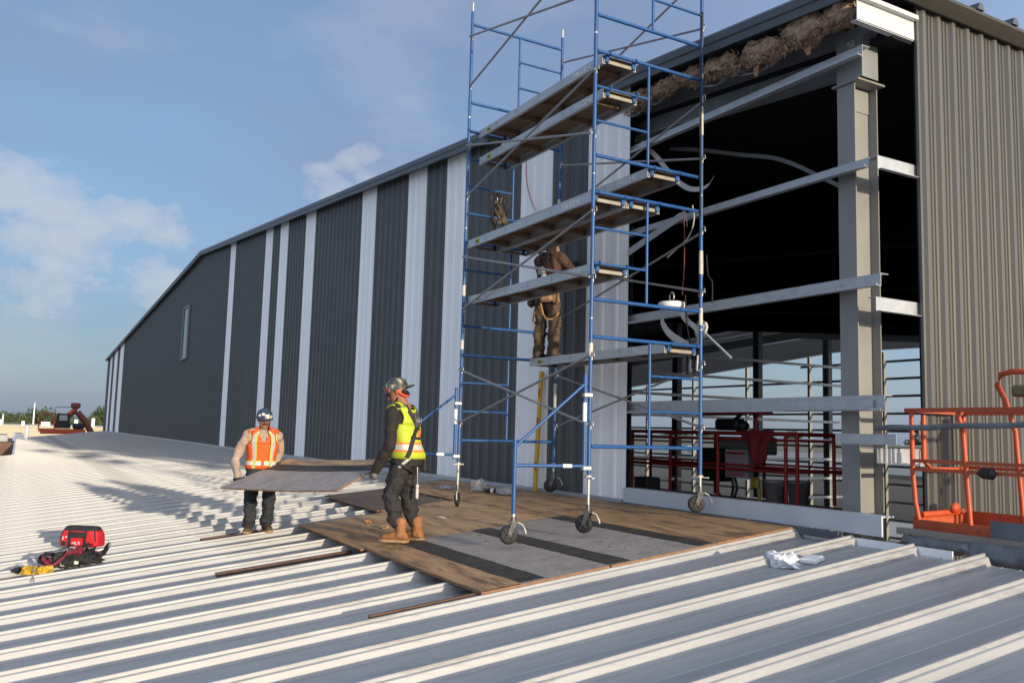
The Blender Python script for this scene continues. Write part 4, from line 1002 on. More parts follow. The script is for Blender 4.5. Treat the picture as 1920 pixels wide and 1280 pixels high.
# --- worker in the orange vest, facing the camera
loc1 = (-4.17, -2.42, rz(-2.42, .018)); face1 = Vector((.99, -.12, 0)).normalized(); B1 = Body(1.60, lean=.10, bulk=1.13); k1 = B1.k
hr1 = loc_of(PB(-.015, .30, -.006), loc1, face1); hl1 = loc_of(PB(-.01, .82, -.006), loc1, face1)
bd1 = loc_of(Vector(loc1)+(BB_-BA), loc1, face1).normalized(); bn1 = loc_of(Vector(loc1)+(BB_-BA).cross(BD-BA).normalized(), loc1, face1); bv1 = loc_of(Vector(loc1)+(BD-BA), loc1, face1).normalized()
hr1 -= bd1*.075; hl1 -= bd1*.075
mats1 = dict(skin=m_skin2, trousers=mat('jeans_dark', (.022, .027, .036), .8, var=.25, vscale=10, bump=.3, bscale=30), shirt=mat('shirt_tan_pink', (.36, .27, .215), .88, var=.25, vscale=9, bump=.25, bscale=40),
             glove=mat('glove_black', (.022, .022, .022), .8, var=.3, vscale=25), boot=mat('boot_brown', (.085, .055, .033), .75, var=.3, vscale=12), sole=m_sole)
p1, P1, body1 = make_person('person with moustache in orange safety vest, carrying the far end of a sheet', loc1, face1, 1.60, B1,
    [Vector((-.11, -.02, 0)), Vector((.12, .06, 0))], [Vector((-.12, .08, .47)), Vector((.12, .13, .47))], [hl1, hr1],
    [hl1*.5+Vector((-.27, 0, 1.36*k1))*.5+Vector((-.03, -.10, -.04)), hr1*.5+Vector((.27, 0, 1.36*k1))*.5+Vector((.05, -.10, -.04))],
    (-.05, .97, -.12), (B1.sp(1.47)+Vector((0, .04, .135)))*k1, mats1, True, [(bd1, bn1, bv1), (bd1, bn1, bv1)], (R(10), R(-14)), (8, 12, 10), False, 1.1)
v1 = vest(p1, B1, m_vo, .045, .90)
for sg in (-1, 1):
    for th, wd, mm, oo in ((.62, .080, m_refl, .037), (.62, .125, m_limeb, .034)):
        strap(v1, B1, [math.pi/2-sg*th, math.pi/2-sg*th*1.0, math.pi/2-sg*th*1.12], [1.455, 1.25, .915], mm, wd, oo, 'reflective_band', .002)
    strap(v1, B1, [-math.pi/2-sg*.6, -math.pi/2-sg*.6], [1.455, .915], m_refl, .06, .037, 'reflective_band', .002)
band(v1, B1, .955, 1.0, m_refl, off=.038, th0=math.pi/2+.08, th1=math.pi/2-.08+2*math.pi)
band(v1, B1, 1.001, 1.014, m_limeb, off=.037, th0=math.pi/2+.08, th1=math.pi/2-.08+2*math.pi)
helmet(body1, P1, m_navy, 1, [(1.75, .062, .55, .05, m_wsk), (1.2, .09, .35, .03, m_wsk), (2.35, .055, .4, .04, mat('sticker_pale_yellow', (.6, .52, .2), .5)), (.75, .07, .3, .03, m_wsk), (1.55, .05, .2, .02, m_red)])
b = MB(); limb(b, [(P1(-.034, .082, -.054), .006), (P1(-.012, .094, -.043), .011), (P1(.012, .094, -.043), .011), (P1(.034, .082, -.054), .006)], 8); b.build('moustache', m_hair, body1)
for sg in (-1, 1): b = MB(); limb(b, [(P1(sg*.018, .091, .036), .005), (P1(sg*.048, .079, .038), .004)], 8); b.build('eyebrow', m_hair, body1)
for sg in (-1, 1): b = MB(); limb(b, [(P1(sg*.07, -.03, .0), .016), (P1(sg*.066, -.05, -.02), .014)], 8); b.build('hair', m_hair, body1)
b = MB(); limb(b, [(Vector((-.075, .075, 1.44))*k1+B1.sp(1.44)-Vector((0, 0, 1.44)), .02), (Vector((0, .115, 1.36))*k1+B1.sp(1.4)-Vector((0, 0, 1.40)), .016)], 8); b.build('collar', mats1['shirt'], p1)

# --- worker on the tower, back to the camera, reaching up behind the planks
loc3 = (-2.98, 1.27, 2.182); face3 = Vector((-.30, .95, 0)).normalized(); B3 = Body(1.86, lean=.10, bulk=1.05); k3 = B3.k
mbrown = mat('work_trousers_brown', (.088, .058, .036), .8, var=.3, vscale=9, bump=.3, bscale=30, dirt=((.045, .03, .02), 5, .6))
mats3 = dict(skin=m_skin, trousers=mbrown, shirt=mat('shirt_rust_brown', (.085, .040, .026), .85, var=.25, vscale=10, bump=.3, bscale=40), glove=m_black, boot=mat('boot_dark_brown', (.045, .032, .022), .75, var=.2), sole=m_black)
p3, P3, body3 = make_person('person in brown work clothes and tool belt standing on the lowest scaffold plank', loc3, face3, 1.86, B3,
    [Vector((-.12, -.02, 0)), Vector((.12, .02, 0))], [Vector((-.125, .035, .50)), Vector((.125, .06, .50))], [Vector((-.12, .46, 1.34)), Vector((.14, .46, 1.38))],
    [Vector((-.30, .24, 1.24)), Vector((.31, .22, 1.26))], (.0, 1, .2), (B3.sp(1.47)+Vector((0, .03, .14)))*k3, mats3, True,
    [(Vector((.2, .3, 1)), Vector((0, 1, 0)), Vector((1, 0, 0))), (Vector((-.2, .3, 1)), Vector((0, 1, 0)), Vector((-1, 0, 0)))], (R(8), R(-8)))
helmet(body3, P3, m_navy, 1)
b = MB(); limb(b, [(P3(0, -.02, .06), .090), (P3(0, -.024, .0), .089), (P3(0, -.03, -.06), .080), (P3(0, -.05, -.13), .070)], 14); b.build('hair', m_hair, body3)
band(p3, B3, .945, .995, mat('belt_leather', (.11, .06, .03), .7, var=.2), 'tool_belt', .028)
m_leather = mat('pouch_leather', (.30, .185, .095), .75, var=.3, vscale=14, bump=.3, bscale=30)
m_leather2 = mat('pouch_dark_leather', (.075, .050, .032), .75, var=.3, vscale=14)
for th, z, d, mm in ((-math.pi/2+.55, .87, (.17, .10, .24), m_leather), (-math.pi/2+1.25, .84, (.12, .09, .20), m_leather), (-math.pi/2-1.1, .84, (.16, .09, .26), m_leather2)):
    b = MB(); c = B3.tor(th, z, .06); b.bevbox((0, 0, 0), d, .03, None); b.jitter(.018, 9, th)
    rt_ = Matrix.Rotation(th+math.pi/2, 3, 'Z'); b.v = [rt_ @ v+c for v in b.v]; b.build('pouch', mm, p3)
m_rope = mat('lanyard_rope', (.40, .215, .075), .8, var=.2, vscale=30)
for sg, pts in ((-1, [(-.02, -.15, .98), (-.05, -.155, .80), (-.10, -.14, .62), (-.17, -.08, .53), (-.2, .0, .50)]), (1, [(.0, -.15, .98), (.03, -.155, .75), (.07, -.15, .60), (.13, -.14, .52), (.2, -.10, .53), (.235, -.02, .62)])):
    b = MB(); pp = [Vector(q)*k3 for q in pts]; b.path(pp, .0125, 8); b.build('lanyard', m_rope, p3)
b = MB(); b.bevbox(Vector((-.01, -.155, 1.20))*k3+Vector((0, .03, 0)), (.10, .03, .12), .01); b.build('harness_buckle', m_brace, p3)
for sg in (-1, 1): strap(p3, B3, [-math.pi/2+sg*.6, -math.pi/2+sg*.25, -math.pi/2-sg*.3, -math.pi/2-sg*.8], [1.46, 1.32, 1.12, .95], m_black, .045, .022, 'harness_strap')
# ------------------------------------------------------------------ lifts
m_or = mat('lift_orange', (.46, .066, .012), .45, var=.14, vscale=6, dirt=((.22, .06, .03), 7, .64))
m_or_dk = mat('lift_orange_worn', (.42, .075, .022), .55, var=.2, vscale=6, dirt=((.12, .05, .035), 6, .60))
m_rd = mat('lift_red', (.34, .024, .025), .5, var=.15, vscale=6, dirt=((.10, .02, .02), 6, .65))
m_greyb = mat('grey_box', (.36, .36, .36), .55, var=.1, vscale=8)
m_pad = mat('grey_foam_cover', (.14, .15, .165), .7, var=.25, vscale=5, bump=.5, bscale=14)
# --- orange boom lift basket by the taupe side wall
ob = thing('boom_lift', 'orange boom lift basket beside the taupe side wall at the right', 'lift', (3.25, 2.5, -5.5))
X0, X1, Y0, Y1, Z0, Z1 = 2.33, 4.25, 2.09, 2.90, .36, 1.42; r = .024
def rbox(b, pts, r, n=8): return b.path(pts, r, n)
for (x, y) in ((X0, Y0), (X1, Y0), (X0, Y1), (X1, Y1)):
    b = MB(); sx = .035 if x == X0 else -.035
    b.path([(x+sx*1.6, y, Z0+.05), (x+sx*.6, y, Z0+.22), (x, y, Z0+.5), (x, y, Z1)], .022, 10); b.build('corner_post', m_or, ob)
for y in (Y0, Y1):
    b = MB(); b.box(((X0+X1)/2-.0, y, Z1+.012), (X1-X0+.12, .05, .04)); b.build('top_rail', m_or_dk, ob)
    for z in ((.88, .96) if y == Y0 else (.90,)):
        b = MB(); b.box(((X0+X1)/2, y+.004, z), (X1-X0-.05, .03, .032)); b.build('mid_rail', m_or_dk, ob)
for x in (X0, X1):
    b = MB(); b.box((x, (Y0+Y1)/2, Z1+.012), (.05, Y1-Y0-.06, .04)); b.build('top_rail', m_or_dk, ob)
for x in (2.84, 3.55):
    for y in (Y0, Y1):
        b = MB(); b.path([(x+.05, y, Z0+.05), (x+.02, y, .9), (x, y, Z1-.16), (x-.035, y, Z1-.06), (x-.04, y, Z1)], .022, 10); b.build('rail_post', m_or, ob)
# swing gate in the left side
b = MB(); yg0, yg1 = Y0+.09, Y1-.10; xg = X0+.06
b.path([(xg, yg0, Z1-.03), (xg, yg0, .97), (xg, yg0+.10, .88), (xg, yg1-.06, .88), (xg, yg1, .93), (xg, yg1, Z1-.03)], .023, 10); gt = b.build('gate', m_or, ob)
for yy in (yg0,):
    for z in (1.22, .98): b = MB(); b.box((xg-.024, yy, z), (.012, .07, .15)); b.build('gate_latch', m_galv, gt)
b = MB(); b.path([(X0+.04, Y0+.06, Z0+.10), (X0+.05, Y1-.12, Z0+.12)], .030, 10); b.build('floor_rail', m_or, ob)
b = MB(); b.lathe((X0+.08, Y1-.32, Z0+.16), [(.005, 0), (.05, .008), (.05, .03), (.005, .038)], 20, (1, -.2, 0)); b.build('knob', m_or, ob)
b = MB(); b.bx(X0, X1, Y0-.012, Y0+.012, Z0-.045, Z0+.06); b.bx(X0, X1, Y1-.012, Y1+.012, Z0-.05, Z0+.12); b.bx(X0-.012, X0+.012, Y0+.013, Y1-.013, Z0-.05, Z0+.085); b.bx(X1-.012, X1+.012, Y0+.013, Y1-.013, Z0-.05, Z0+.085); b.bx(X0+.013, X1-.013, Y0+.013, Y1-.013, Z0-.03, Z0+.0)
b.build('floor_tray', m_or_dk, ob)
b = MB(); b.path([(3.26, Y0, Z1), (3.25, Y0-.03, Z1+.10), (3.20, Y0-.05, Z1+.22), (3.24, Y0-.06, Z1+.31), (3.34, Y0-.06, Z1+.33), (3.50, Y0-.06, Z1+.32), (3.58, Y0-.05, Z1+.22), (3.56, Y0, Z1)], .025, 10); b.build('control_guard', m_or, ob)
b = MB(); b.bevbox((3.36, Y0+.06, Z1+.17), (.15, .14, .10), .02); b.build('control_box', mat('control_olive', (.14, .12, .05), .6, var=.3, vscale=20), ob)
b = MB(); b.bevbox((3.08, Y0-.04, .88), (.17, .09, .10), .035).jitter(.012, 12); b.build('black_pouch', m_rubber, ob)
b = MB(); b.bx(3.10, 3.9, Y0-.05, Y0-.035, .31, .48); b.build('side_plate', m_pad, ob)
b = MB(); b.path([(3.3, 2.5, .30), (3.3, 2.6, -.3), (4.6, 4.2, -2.2), (6.8, 7, -4.3)], .11, 12); b.build('boom_arm', m_or, ob)
b = MB(); b.bevbox((7.2, 7.5, -4.55), (3.0, 2.0, 1.0), .12); b.build('chassis', m_or_dk, ob)
for dx in (-1, 1):
    for dy in (-1, 1): b = MB(); b.lathe((7.2+dx, 7.5+dy*1.15-.15, -5.05), [(.2, 0), (.42, .01), (.45, .05), (.45, .25), (.42, .29), (.2, .30)], 22, (0, 1, 0)); b.build('wheel', m_rubber, ob)
# loose lengths lying by the basket
b = MB(); pts = [(1.98+i*.19, 2.015+.006*math.sin(i*2.2), 1.255+.006*i+.006*math.sin(i*1.7)) for i in range(11)]
rr = [b.ring(p, (1, 0, .03), .026, 8, (0, 0, 1), .02) for p in pts]; b.loft(rr, smooth=False); b.jitter(.006, 9)
b.solo('grey_trim_length', m_pad, 'grey wrapped trim length lying along the front of the orange basket', 'trim')
b = MB(); b.bx(2.24, 4.6, 1.96, 2.03, .275, .335); b.jitter(.004, 3); b.solo('timber_plank', mat('weathered_timber', (.25, .225, .19), .85, var=.2, vscale=5, stretch=(.3, 4, 4)), 'weathered grey timber laid under the orange basket', 'timber')
def tarp(x0, x1, y, zt, zb_, seed, label):
    b = MB(); nx, nz = 30, 9; vs = []
    for i in range(nx+1):
        for j in range(nz+1):
            u, v = i/nx, j/nz; x = x0+(x1-x0)*u; bot = zb_+.05*noise.noise(Vector((u*5, seed, 0)))+.03*noise.noise(Vector((u*14, seed, 2)))
            z = zt+(bot-zt)*v; yy = y-.05*math.sin(v*3)+.035*noise.noise(Vector((x*5, z*7, seed)))+.016*noise.noise(Vector((x*15, z*15, seed)))
            vs.append((x, yy, z))
    b.add(vs, [(i*(nz+1)+j, (i+1)*(nz+1)+j, (i+1)*(nz+1)+j+1, i*(nz+1)+j+1) for i in range(nx) for j in range(nz)], True)
    o = b.solo('torn_membrane', m_pad, label, 'membrane'); sd_ = o.modifiers.new('t', 'SOLIDIFY'); sd_.thickness = .006; return o
tarp(2.32, 3.0, 1.96, .275, .16, 3, 'torn grey membrane hanging under the timber, nearer the open corner')
tarp(2.98, 4.5, 1.94, .29, .12, 8, 'torn grey membrane hanging under the timber at the picture\'s right edge')
crumple(Vector((2.42, 1.93, .13)), .10, (1.3, .7, .8), 44, .8).solo('insulation_scrap', mat('dark_wool_scrap', (.05, .045, .035), 1, bump=.6, bscale=50), 'dark torn insulation scrap at the end of the roof', 'scrap')

# --- red lift platform inside the open bay
rl = thing('scissor_lift', 'dark red lift platform with tools standing inside the open bay', 'lift', (-2.45, 4.3, -5.5))
X0, X1, Y0, Y1, Z0, Z1 = -4.9, -.62, 3.8, 4.75, .22, 1.20
for x in (-4.2, -3.22, -2.14, -.82, -.62, X0):
    for y in (Y0, Y1):
        b = MB(); b.tube((x, y, Z0), (x, y, Z1), .026, 10); b.build('rail_post', m_rd, rl)
for y in (Y0, Y1):
    for z, rr in ((Z1, .028), (Z1-.09, .02), (.68, .022), (.74, .016)):
        b = MB(); b.tube((X0, y-.001, z), (X1, y-.001, z), rr, 10); b.build('rail', m_rd, rl)
for z in (Z1, .70): b = MB(); b.tube((X1+.001, Y0, z), (X1+.001, Y1, z), .024, 10); b.build('rail', m_rd, rl)
for x in (-2.80, -1.62):
    b = MB(); b.path([(x, Y0+.25, Z1), (x, Y0+.25, 1.42), (x+.04, Y0+.25, 1.48), (x+.12, Y0+.25, 1.50)], .03, 10); b.build('guard_post', m_rd, rl)
b = MB(); b.tube((-2.72, Y0+.25, 1.495), (-1.30, Y0+.25, 1.495), .018, 8); b.build('guard_rail', m_rd, rl)
b = MB(); b.bx(X0, X1, Y0, Y1, Z0-.12, Z0-.02); b.build('platform', m_rd, rl)
for i in range(3):
    for sg in (-1, 1):
        z0, z1 = Z0-.15-i*1.6, Z0-1.7-i*1.6; b = MB(); b.box(((X0+X1)/2, 4.27+sg*.32+(.05 if sg > 0 else 0), (z0+z1)/2), (3.6, .07, .14), Matrix.Rotation(sg*math.atan2(1.5, 3.4), 3, 'Y')); b.build('scissor_arm', m_rd, rl)
b = MB(); b.bevbox((-2.76, 4.27, -5.0), (4.0, 1.2, .5), .08); b.build('chassis', m_rd, rl)
# tools on it
t = thing('parts_organiser', 'grey organiser case with rows of pink and red marks on the red lift', 'case', (-1.88, 3.98, .55))
b = MB(); b.bevbox((-1.88, 3.98, .755), (.46, .14, .41), .012); b.build('case', m_greyb, t)
b = MB(); b.bx(-2.08, -1.70, 3.905, 3.909, .89, .925); b.build('label_strip', m_rd, t)
m_pink = mat('pink_marks', (.55, .12, .22), .6)
for r_ in range(4):
    for c_ in range(7):
        b = MB(); b.bx(-2.075+c_*.055, -2.045+c_*.055, 3.905, 3.909, .83-r_*.075, .855-r_*.075); b.build('label_mark', m_pink, t)
b = MB(); b.bx(-2.075, -1.70, 3.905, 3.909, .575, .60); b.build('label_strip', m_pink, t)
b = MB(); b.bevbox((-2.48, 4.05, .72), (.50, .30, .50), .03); b.solo('black_tool_case', m_rubber, 'black tool case standing on the red lift left of the organiser', 'case')
b = MB(); b.bevbox((-2.12, 4.35, 1.02), (1.0, .3, .26), .02); b.solo('grey_cabinet', mat('cabinet_grey_green', (.17, .17, .155), .6, var=.1), 'grey cabinet on the red lift behind the organiser', 'cabinet')
b = MB(); b.bevbox((-2.3, 4.2, 1.33), (.5, .22, .18), .04); b.lathe((-2.03, 4.2, 1.30), [(.02, -.1), (.08, -.09), (.09, 0), (.06, .08), (.02, .09)], 14, (1, 0, .2)); b.tube((-2.2, 4.2, 1.4), (-2.05, 4.2, 1.50), .03, 8)
b.solo('engine_unit', m_rubber, 'black machine unit on top of the red lift rail', 'machine')
for i, (x, y) in enumerate(((-1.22, 4.02), (-.98, 4.22))):
    t = thing('bucket', ('pale grey bucket on the red lift right of the organiser', 'second grey bucket, half hidden behind the first')[i], 'bucket', (x, y, .215), 0, 'buckets on the red lift')
    b = MB(); b.lathe((x, y, .215), [(.02, 0), (.125, .002), (.145, .30), (.152, .30), (.152, .34), (.145, .342), (.13, .34), (.12, .05), (.01, .045)], 24); b.build('pail', mat('bucket_grey', (.26, .27, .28), .55, var=.2, vscale=9), t)
    b = MB(); b.path([(x-.15*math.cos(a), y-.09*math.sin(a), .515-.10*math.sin(a)) for a in [i_*math.pi/8 for i_ in range(9)]], .005, 6); b.build('handle', m_zinc, t)
b = MB(); b.bevbox((-4.05, 4.0, .33), (.36, .3, .22), .02); b.solo('crate', mat('crate_dark', (.07, .075, .08), .7), 'dark crate at the left end of the red lift', 'crate')
# red jacket hung over the rail
b = MB(); nx, nz = 18, 14; vs = []
for i in range(nx+1):
    for j in range(nz+1):
        u, v = i/nx, j/nz; half = .30*(1-.75*v**1.3)+.03*math.sin(v*9); x = -1.30+(u-.5)*2*half+.05*v; z = 1.24-.50*v*(1-.25*abs(u-.5)); y = 3.765-.05*math.sin(v*2.5)+.05*math.sin(u*13+v*2)*(.3+v)*.6
        vs.append((x, y, z))
b.add(vs, [(i*(nz+1)+j, (i+1)*(nz+1)+j, (i+1)*(nz+1)+j+1, i*(nz+1)+j+1) for i in range(nx) for j in range(nz)], True)
o = b.solo('jacket', mat('jacket_red', (.20, .010, .016), .8, var=.2, vscale=9), 'dark red jacket hanging over the rail of the red lift', 'jacket'); o.modifiers.new('t', 'SOLIDIFY').thickness = .012
b = MB(); b.path([(-2.0, 3.95, .56), (-1.95, 3.93, .40), (-1.98, 3.92, .25)], .02, 8); b.path([(-1.95, 3.96, .56), (-1.88, 3.94, .40), (-1.93, 3.93, .25)], .02, 8); b.path([(-2.3, 3.98, .5), (-2.32, 3.95, .35), (-2.2, 3.93, .24)], .018, 8)
b.solo('cable_bundle', m_rubber, 'black cables hanging under the organiser on the red lift', 'cable')
b = MB(); b.bevbox((-1.50, 3.92, .50), (.14, .08, .16), .02); b.tube((-1.44, 3.92, .42), (-1.42, 3.92, .24), .025, 8); b.solo('yellow_drill', mat('tool_yellow', (.34, .25, .03), .5), 'yellow tool hanging beside the organiser on the red lift', 'tool')

# --- far boom lift beyond the left end of the roof
bl = thing('boom_lift', 'red and orange boom lift far away beyond the left end of the roof', 'lift', (-92, -1.4, -5.5))
XB = -92.0; ya, yb = -3.5, .75
b = MB(); b.bx(XB-.6, XB+.6, ya, yb, -.55, -.25); b.build('platform', m_or_dk, bl)
for y in (ya, ya+1.4, yb-1.5, yb):
    for x in (XB-.55, XB+.55):
        if y < -1.5: b = MB(); b.tube((x, y, -.3), (x, y, 1.25), .05, 8); b.build('rail_post', m_or, bl)
for x in (XB-.55, XB+.55):
    b = MB(); b.tube((x, ya, 1.25), (x, ya+1.5, 1.25), .06, 8); b.build('rail', m_or, bl)
    b = MB(); b.tube((x, ya, .45), (x, ya+1.5, .45), .045, 8); b.build('rail', m_or, bl)
b = MB(); b.bevbox((XB+.1, -1.35, .75), (.8, 1.2, 1.1), .08); b.build('control_cabinet', m_rubber, bl)
b = MB(); b.bevbox((XB+.53, -1.35, .85), (.05, .75, .55), .02); b.build('control_panel', m_greyb, bl)
b = MB(); b.bevbox((XB+.1, -1.35, .05), (.9, 1.4, .5), .06); b.build('engine_box', m_rubber, bl)
b = MB(); b.bevbox((XB+.2, .1, .05), (.8, 1.1, .6), .15); b.build('engine_hood', m_rubber, bl)
b = MB(); b.path([(XB, -1.0, 1.0), (XB, -.4, 1.6), (XB, -.2, 2.2)], .28, 10); b.build('riser_arm', m_or_dk, bl)
b = MB(); b.bevbox((XB, -.3, 2.15), (.7, .9, .55), .12); b.build('knuckle', mat('lift_red_dark', (.16, .035, .025), .5, var=.2), bl)
b = MB(); b.path([(XB, -.1, 2.0), (XB+.1, .6, 1.2), (XB+.2, 1.5, -.4), (XB+.3, 3.0, -3.5)], .30, 10); b.build('boom_arm', mat('lift_red_dark', (.16, .035, .025), .5), bl)
b = MB(); b.path([(XB, -2.1, 1.3), (XB, -2.1, 1.95), (XB, -.5, 1.95)], .03, 6); b.build('guard_hoop', m_rubber, bl)
b = MB(); b.bevbox((XB+.3, 2.6, -4.5), (2.2, 5, 1.2), .15); b.build('chassis', m_or_dk, bl)
for sx in (-1, 1):
    for sy in (-1, 1): b = MB(); b.lathe((XB+.3+sx*1.15-.2, 2.6+sy*1.7, -5.0), [(.2, 0), (.47, .02), (.5, .06), (.5, .34), (.47, .38), (.2, .40)], 18, (1, 0, 0)); b.build('wheel', m_rubber, bl)
b = MB(); b.tube((XB, -1.3, -.56), (XB, -.8, -3.9), .35, 10); b.build('riser_post', m_or_dk, bl)

for o in bl.children:                       # platform end raised a little above the roof edge
    if o.name.split('.')[0] not in ('chassis', 'wheel', 'riser_post', 'boom_arm'): o.location.z += .5
b = MB(); b.bevbox((XB+.62, -1.3, -.10), (.1, 4.1, .34), .03); b.build('toe_board', m_or, bl)
# ------------------------------------------------------------------ red tool bag
m_bag = mat('bag_red', (.50, .012, .020), .65, var=.10, vscale=9, bump=.25, bscale=30)
m_bagb = mat('bag_black', (.016, .018, .017), .75, var=.2, vscale=14, bump=.25, bscale=40)
bc = Vector((-5.22, -4.43, rz(-4.43, .018))); ya = math.atan2(.80, .60)
bag = thing('tool_bag', 'red tool bag with black zip top and handles standing on the ribs', 'bag', bc, ya)
tl = Matrix.Rotation(math.atan(RS)*.8, 3, 'X')
b = MB(); rings = []
for z, hx, hy in ((0, .300, .118), (.02, .312, .130), (.10, .312, .136), (.18, .300, .128), (.245, .275, .102)):
    n = 36; rg = []
    for k in range(n):
        a = 2*math.pi*k/n; c, s = math.cos(a), math.sin(a); x = hx*math.copysign(abs(c)**.22, c); y = hy*math.copysign(abs(s)**.45, s)
        rg.append(Vector((x, y, z))+noise.noise_vector(Vector((x*7, y*7, z*7)))*.010)
    rings.append(rg)
b.loft(rings); b.build('shell', m_bag, bag)
b = MB(); rings = []
for z, hx, hy in ((.240, .282, .107), (.275, .262, .092), (.300, .248, .068), (.310, .225, .035)):
    rings.append([Vector((hx*math.copysign(abs(math.cos(a))**.25, math.cos(a)), hy*math.copysign(abs(math.sin(a))**.45, math.sin(a)), z))+noise.noise_vector(Vector((math.cos(a), math.sin(a), z*9)))*.008 for a in [2*math.pi*k/36 for k in range(36)]])
b.loft(rings); b.build('zip_top', m_bagb, bag)
for sg in (-1, 1):
    for x in (-.125, .125):
        b = MB(); b.ribbon([(x, sg*.138, .0), (x, sg*.147, .10), (x, sg*.140, .20), (x*.97, sg*.128, .23)], (.045, 0, 0), .006); b.build('strap', m_bagb, bag)
    b = MB(); b.ribbon([(-.135, sg*.128, .205), (-.13, sg*.150, .185), (0, sg*.154, .182), (.13, sg*.150, .185), (.135, sg*.128, .205)], (0, 0, .085), .012); b.build('handle', m_bagb, bag)
for x in (-.275, .275):
    b = MB(); b.ribbon([(x, -.10, .03), (x*1.03, -.125, .12), (x*.95, -.11, .22), (x*.90, -.09, .25)], (.020, 0, 0), .006); b.build('piping', m_bagb, bag)
ORG[bag] = Vector((0, 0, 0)); bag.scale = (.86, .86, .84)
text_mesh('HILTI', .062, (-.080, -.1475, .032), Matrix.Rotation(R(90), 3, 'X'), mat('print_white', (.8, .8, .8), .6), bag, 'lettering', space=.95)
b = MB(); b.bevbox((-.215, -.134, .045), (.08, .03, .07), .015); b.build('side_pocket', m_bagb, bag)
b = MB(); b.bx(-.235, -.225, -.1445, -.142, .095, .15); b.build('print_mark', mat('print_white', (.8, .8, .8), .6), bag)
b = MB(); b.bx(-.195, -.165, -.1445, -.142, .135, .15); b.build('print_mark', mat('print_white', (.8, .8, .8), .6), bag)
# ------------------------------------------------------------------ harness heap and lanyard beside the bag
m_hred = mat('webbing_red', (.20, .022, .035), .7, var=.2, vscale=20)
hp_ = thing('safety_harness', 'heap of black and dark red harness webbing lying in front of the red bag', 'harness', (-3.8, -4.62, rz(-4.62)))
rng = random.Random(4)
for i in range(13):
    c = Vector((-3.82+rng.uniform(-.13, .13), -4.60+rng.uniform(-.20, .20), 0)); a = rng.uniform(0, 6.28); rr = rng.uniform(.07, .17); ph = rng.uniform(0, 6)
    pts = []
    for k in range(10):
        t_ = a+k*rng.uniform(.35, .5); x = c.x+rr*math.cos(t_)*1.0; y = c.y+rr*math.sin(t_)*1.3; pts.append((x, y, rz(y, .03+.13*abs(math.sin(k*.6+ph))*(.5+i/18))))
    b = MB(); b.ribbon(pts, (.012, .01, .045), .006, 3); b.build('strap', m_hred if i % 4 == 0 else m_black, hp_)
b = MB(); crumple(Vector((-3.80, -4.68, rz(-4.68, .0))), .12, (1.0, 1.25, .9), 3, .6).build('padding', m_bagb, hp_)
crumple(Vector((-3.74, -4.45, rz(-4.45, .0))), .10, (.9, 1.4, .7), 13, .6).build('padding', m_bagb, hp_)
b = MB(); b.path([(-3.83, -4.32+.03*math.cos(a), rz(-4.32, .06)+.03*math.sin(a)) for a in [k*2*math.pi/10 for k in range(10)]], .006, 6, True); b.build('d_ring', m_zinc, hp_)
for p0, p1 in (((-3.70, -4.72), (-3.66, -4.66)), ((-3.68, -4.58), (-3.64, -4.55))): b = MB(); b.bevbox((p0[0], p0[1], rz(p0[1], .05)), (.03, .05, .06), .008); b.build('buckle', m_tape, hp_)
ya_ = thing('rope_bag', 'crumpled yellow rope pouch with wires left of the harness heap', 'pouch', (-3.55, -5.0, rz(-5.0)))
m_yel = mat('yellow_cloth', (.52, .31, .02), .7, var=.25, vscale=10)
crumple(Vector((-3.62, -5.04, rz(-5.04, .0))), .07, (1.0, 1.2, .9), 51, .6).build('pouch', m_yel, ya_)
crumple(Vector((-3.50, -4.90, rz(-4.90, .0))), .065, (.9, 1.3, .8), 57, .7).build('flap', m_yel, ya_)
for k in range(3): b = MB(); b.path([(-3.70, -5.08+.03*k, rz(-5.1, .12)), (-3.5, -5.03+.02*k, rz(-5, .09)), (-3.30, -5.00-.02*k, rz(-5, -.04))], .004, 5); b.build('wire', m_zinc, ya_)
crumple(Vector((-3.95, -5.14, rz(-5.14, .0))), .06, (1.6, 1.3, .5), 61, .6).solo('dark_strap_bundle', m_bagb, 'dark strap bundle at the picture\'s left edge beside the yellow pouch', 'strap')
b = MB(); b.tube((-3.70, -5.9, rz(-5.9, -.04)), (-3.70, -5.22, rz(-5.22, -.04)), .02, 10); b.solo('orange_tube', mat('orange_tube', (.55, .2, .05), .6), 'short orange tube in the pan at the picture\'s left edge', 'tube')
# ------------------------------------------------------------------ things hanging on the tower
hh = thing('safety_harness', 'brown and black harness bundle hanging from the left frame of the tower', 'harness', (-3.13, .55, 3.9))
m_olive = mat('webbing_olive', (.085, .066, .042), .8, var=.35, vscale=16)
rng = random.Random(9)
for i in range(14):
    x = -3.13+rng.uniform(-.05, .06); y = .52+rng.uniform(-.10, .10); z = 4.56-rng.uniform(0, .1); ln = rng.uniform(.35, .62); ph = rng.uniform(0, 6); am = rng.uniform(.03, .09)
    pts = [(x+am*.5*math.cos(k*.8+ph), y+am*math.sin(k*.7+ph), z-ln*k/9) for k in range(10)]
    b = MB(); b.ribbon(pts, (.03*math.cos(ph), .03*math.sin(ph), .008), .006); b.build('strap', (m_olive, m_black, m_leather2, m_olive)[i % 4], hh)
for k in range(3): crumple(Vector((-3.11, .50+.07*k, 4.22-.12*k)), .07, (.8, 1, 1.2), 70+k, .6).build('pad', (m_leather2, m_olive, m_black)[k], hh)
b = MB(); b.path([(-3.10+.035*math.cos(a), .46, 4.44+.05*math.sin(a)) for a in [k*2*math.pi/10 for k in range(10)]], .007, 6, True); b.build('d_ring', m_zinc, hh)
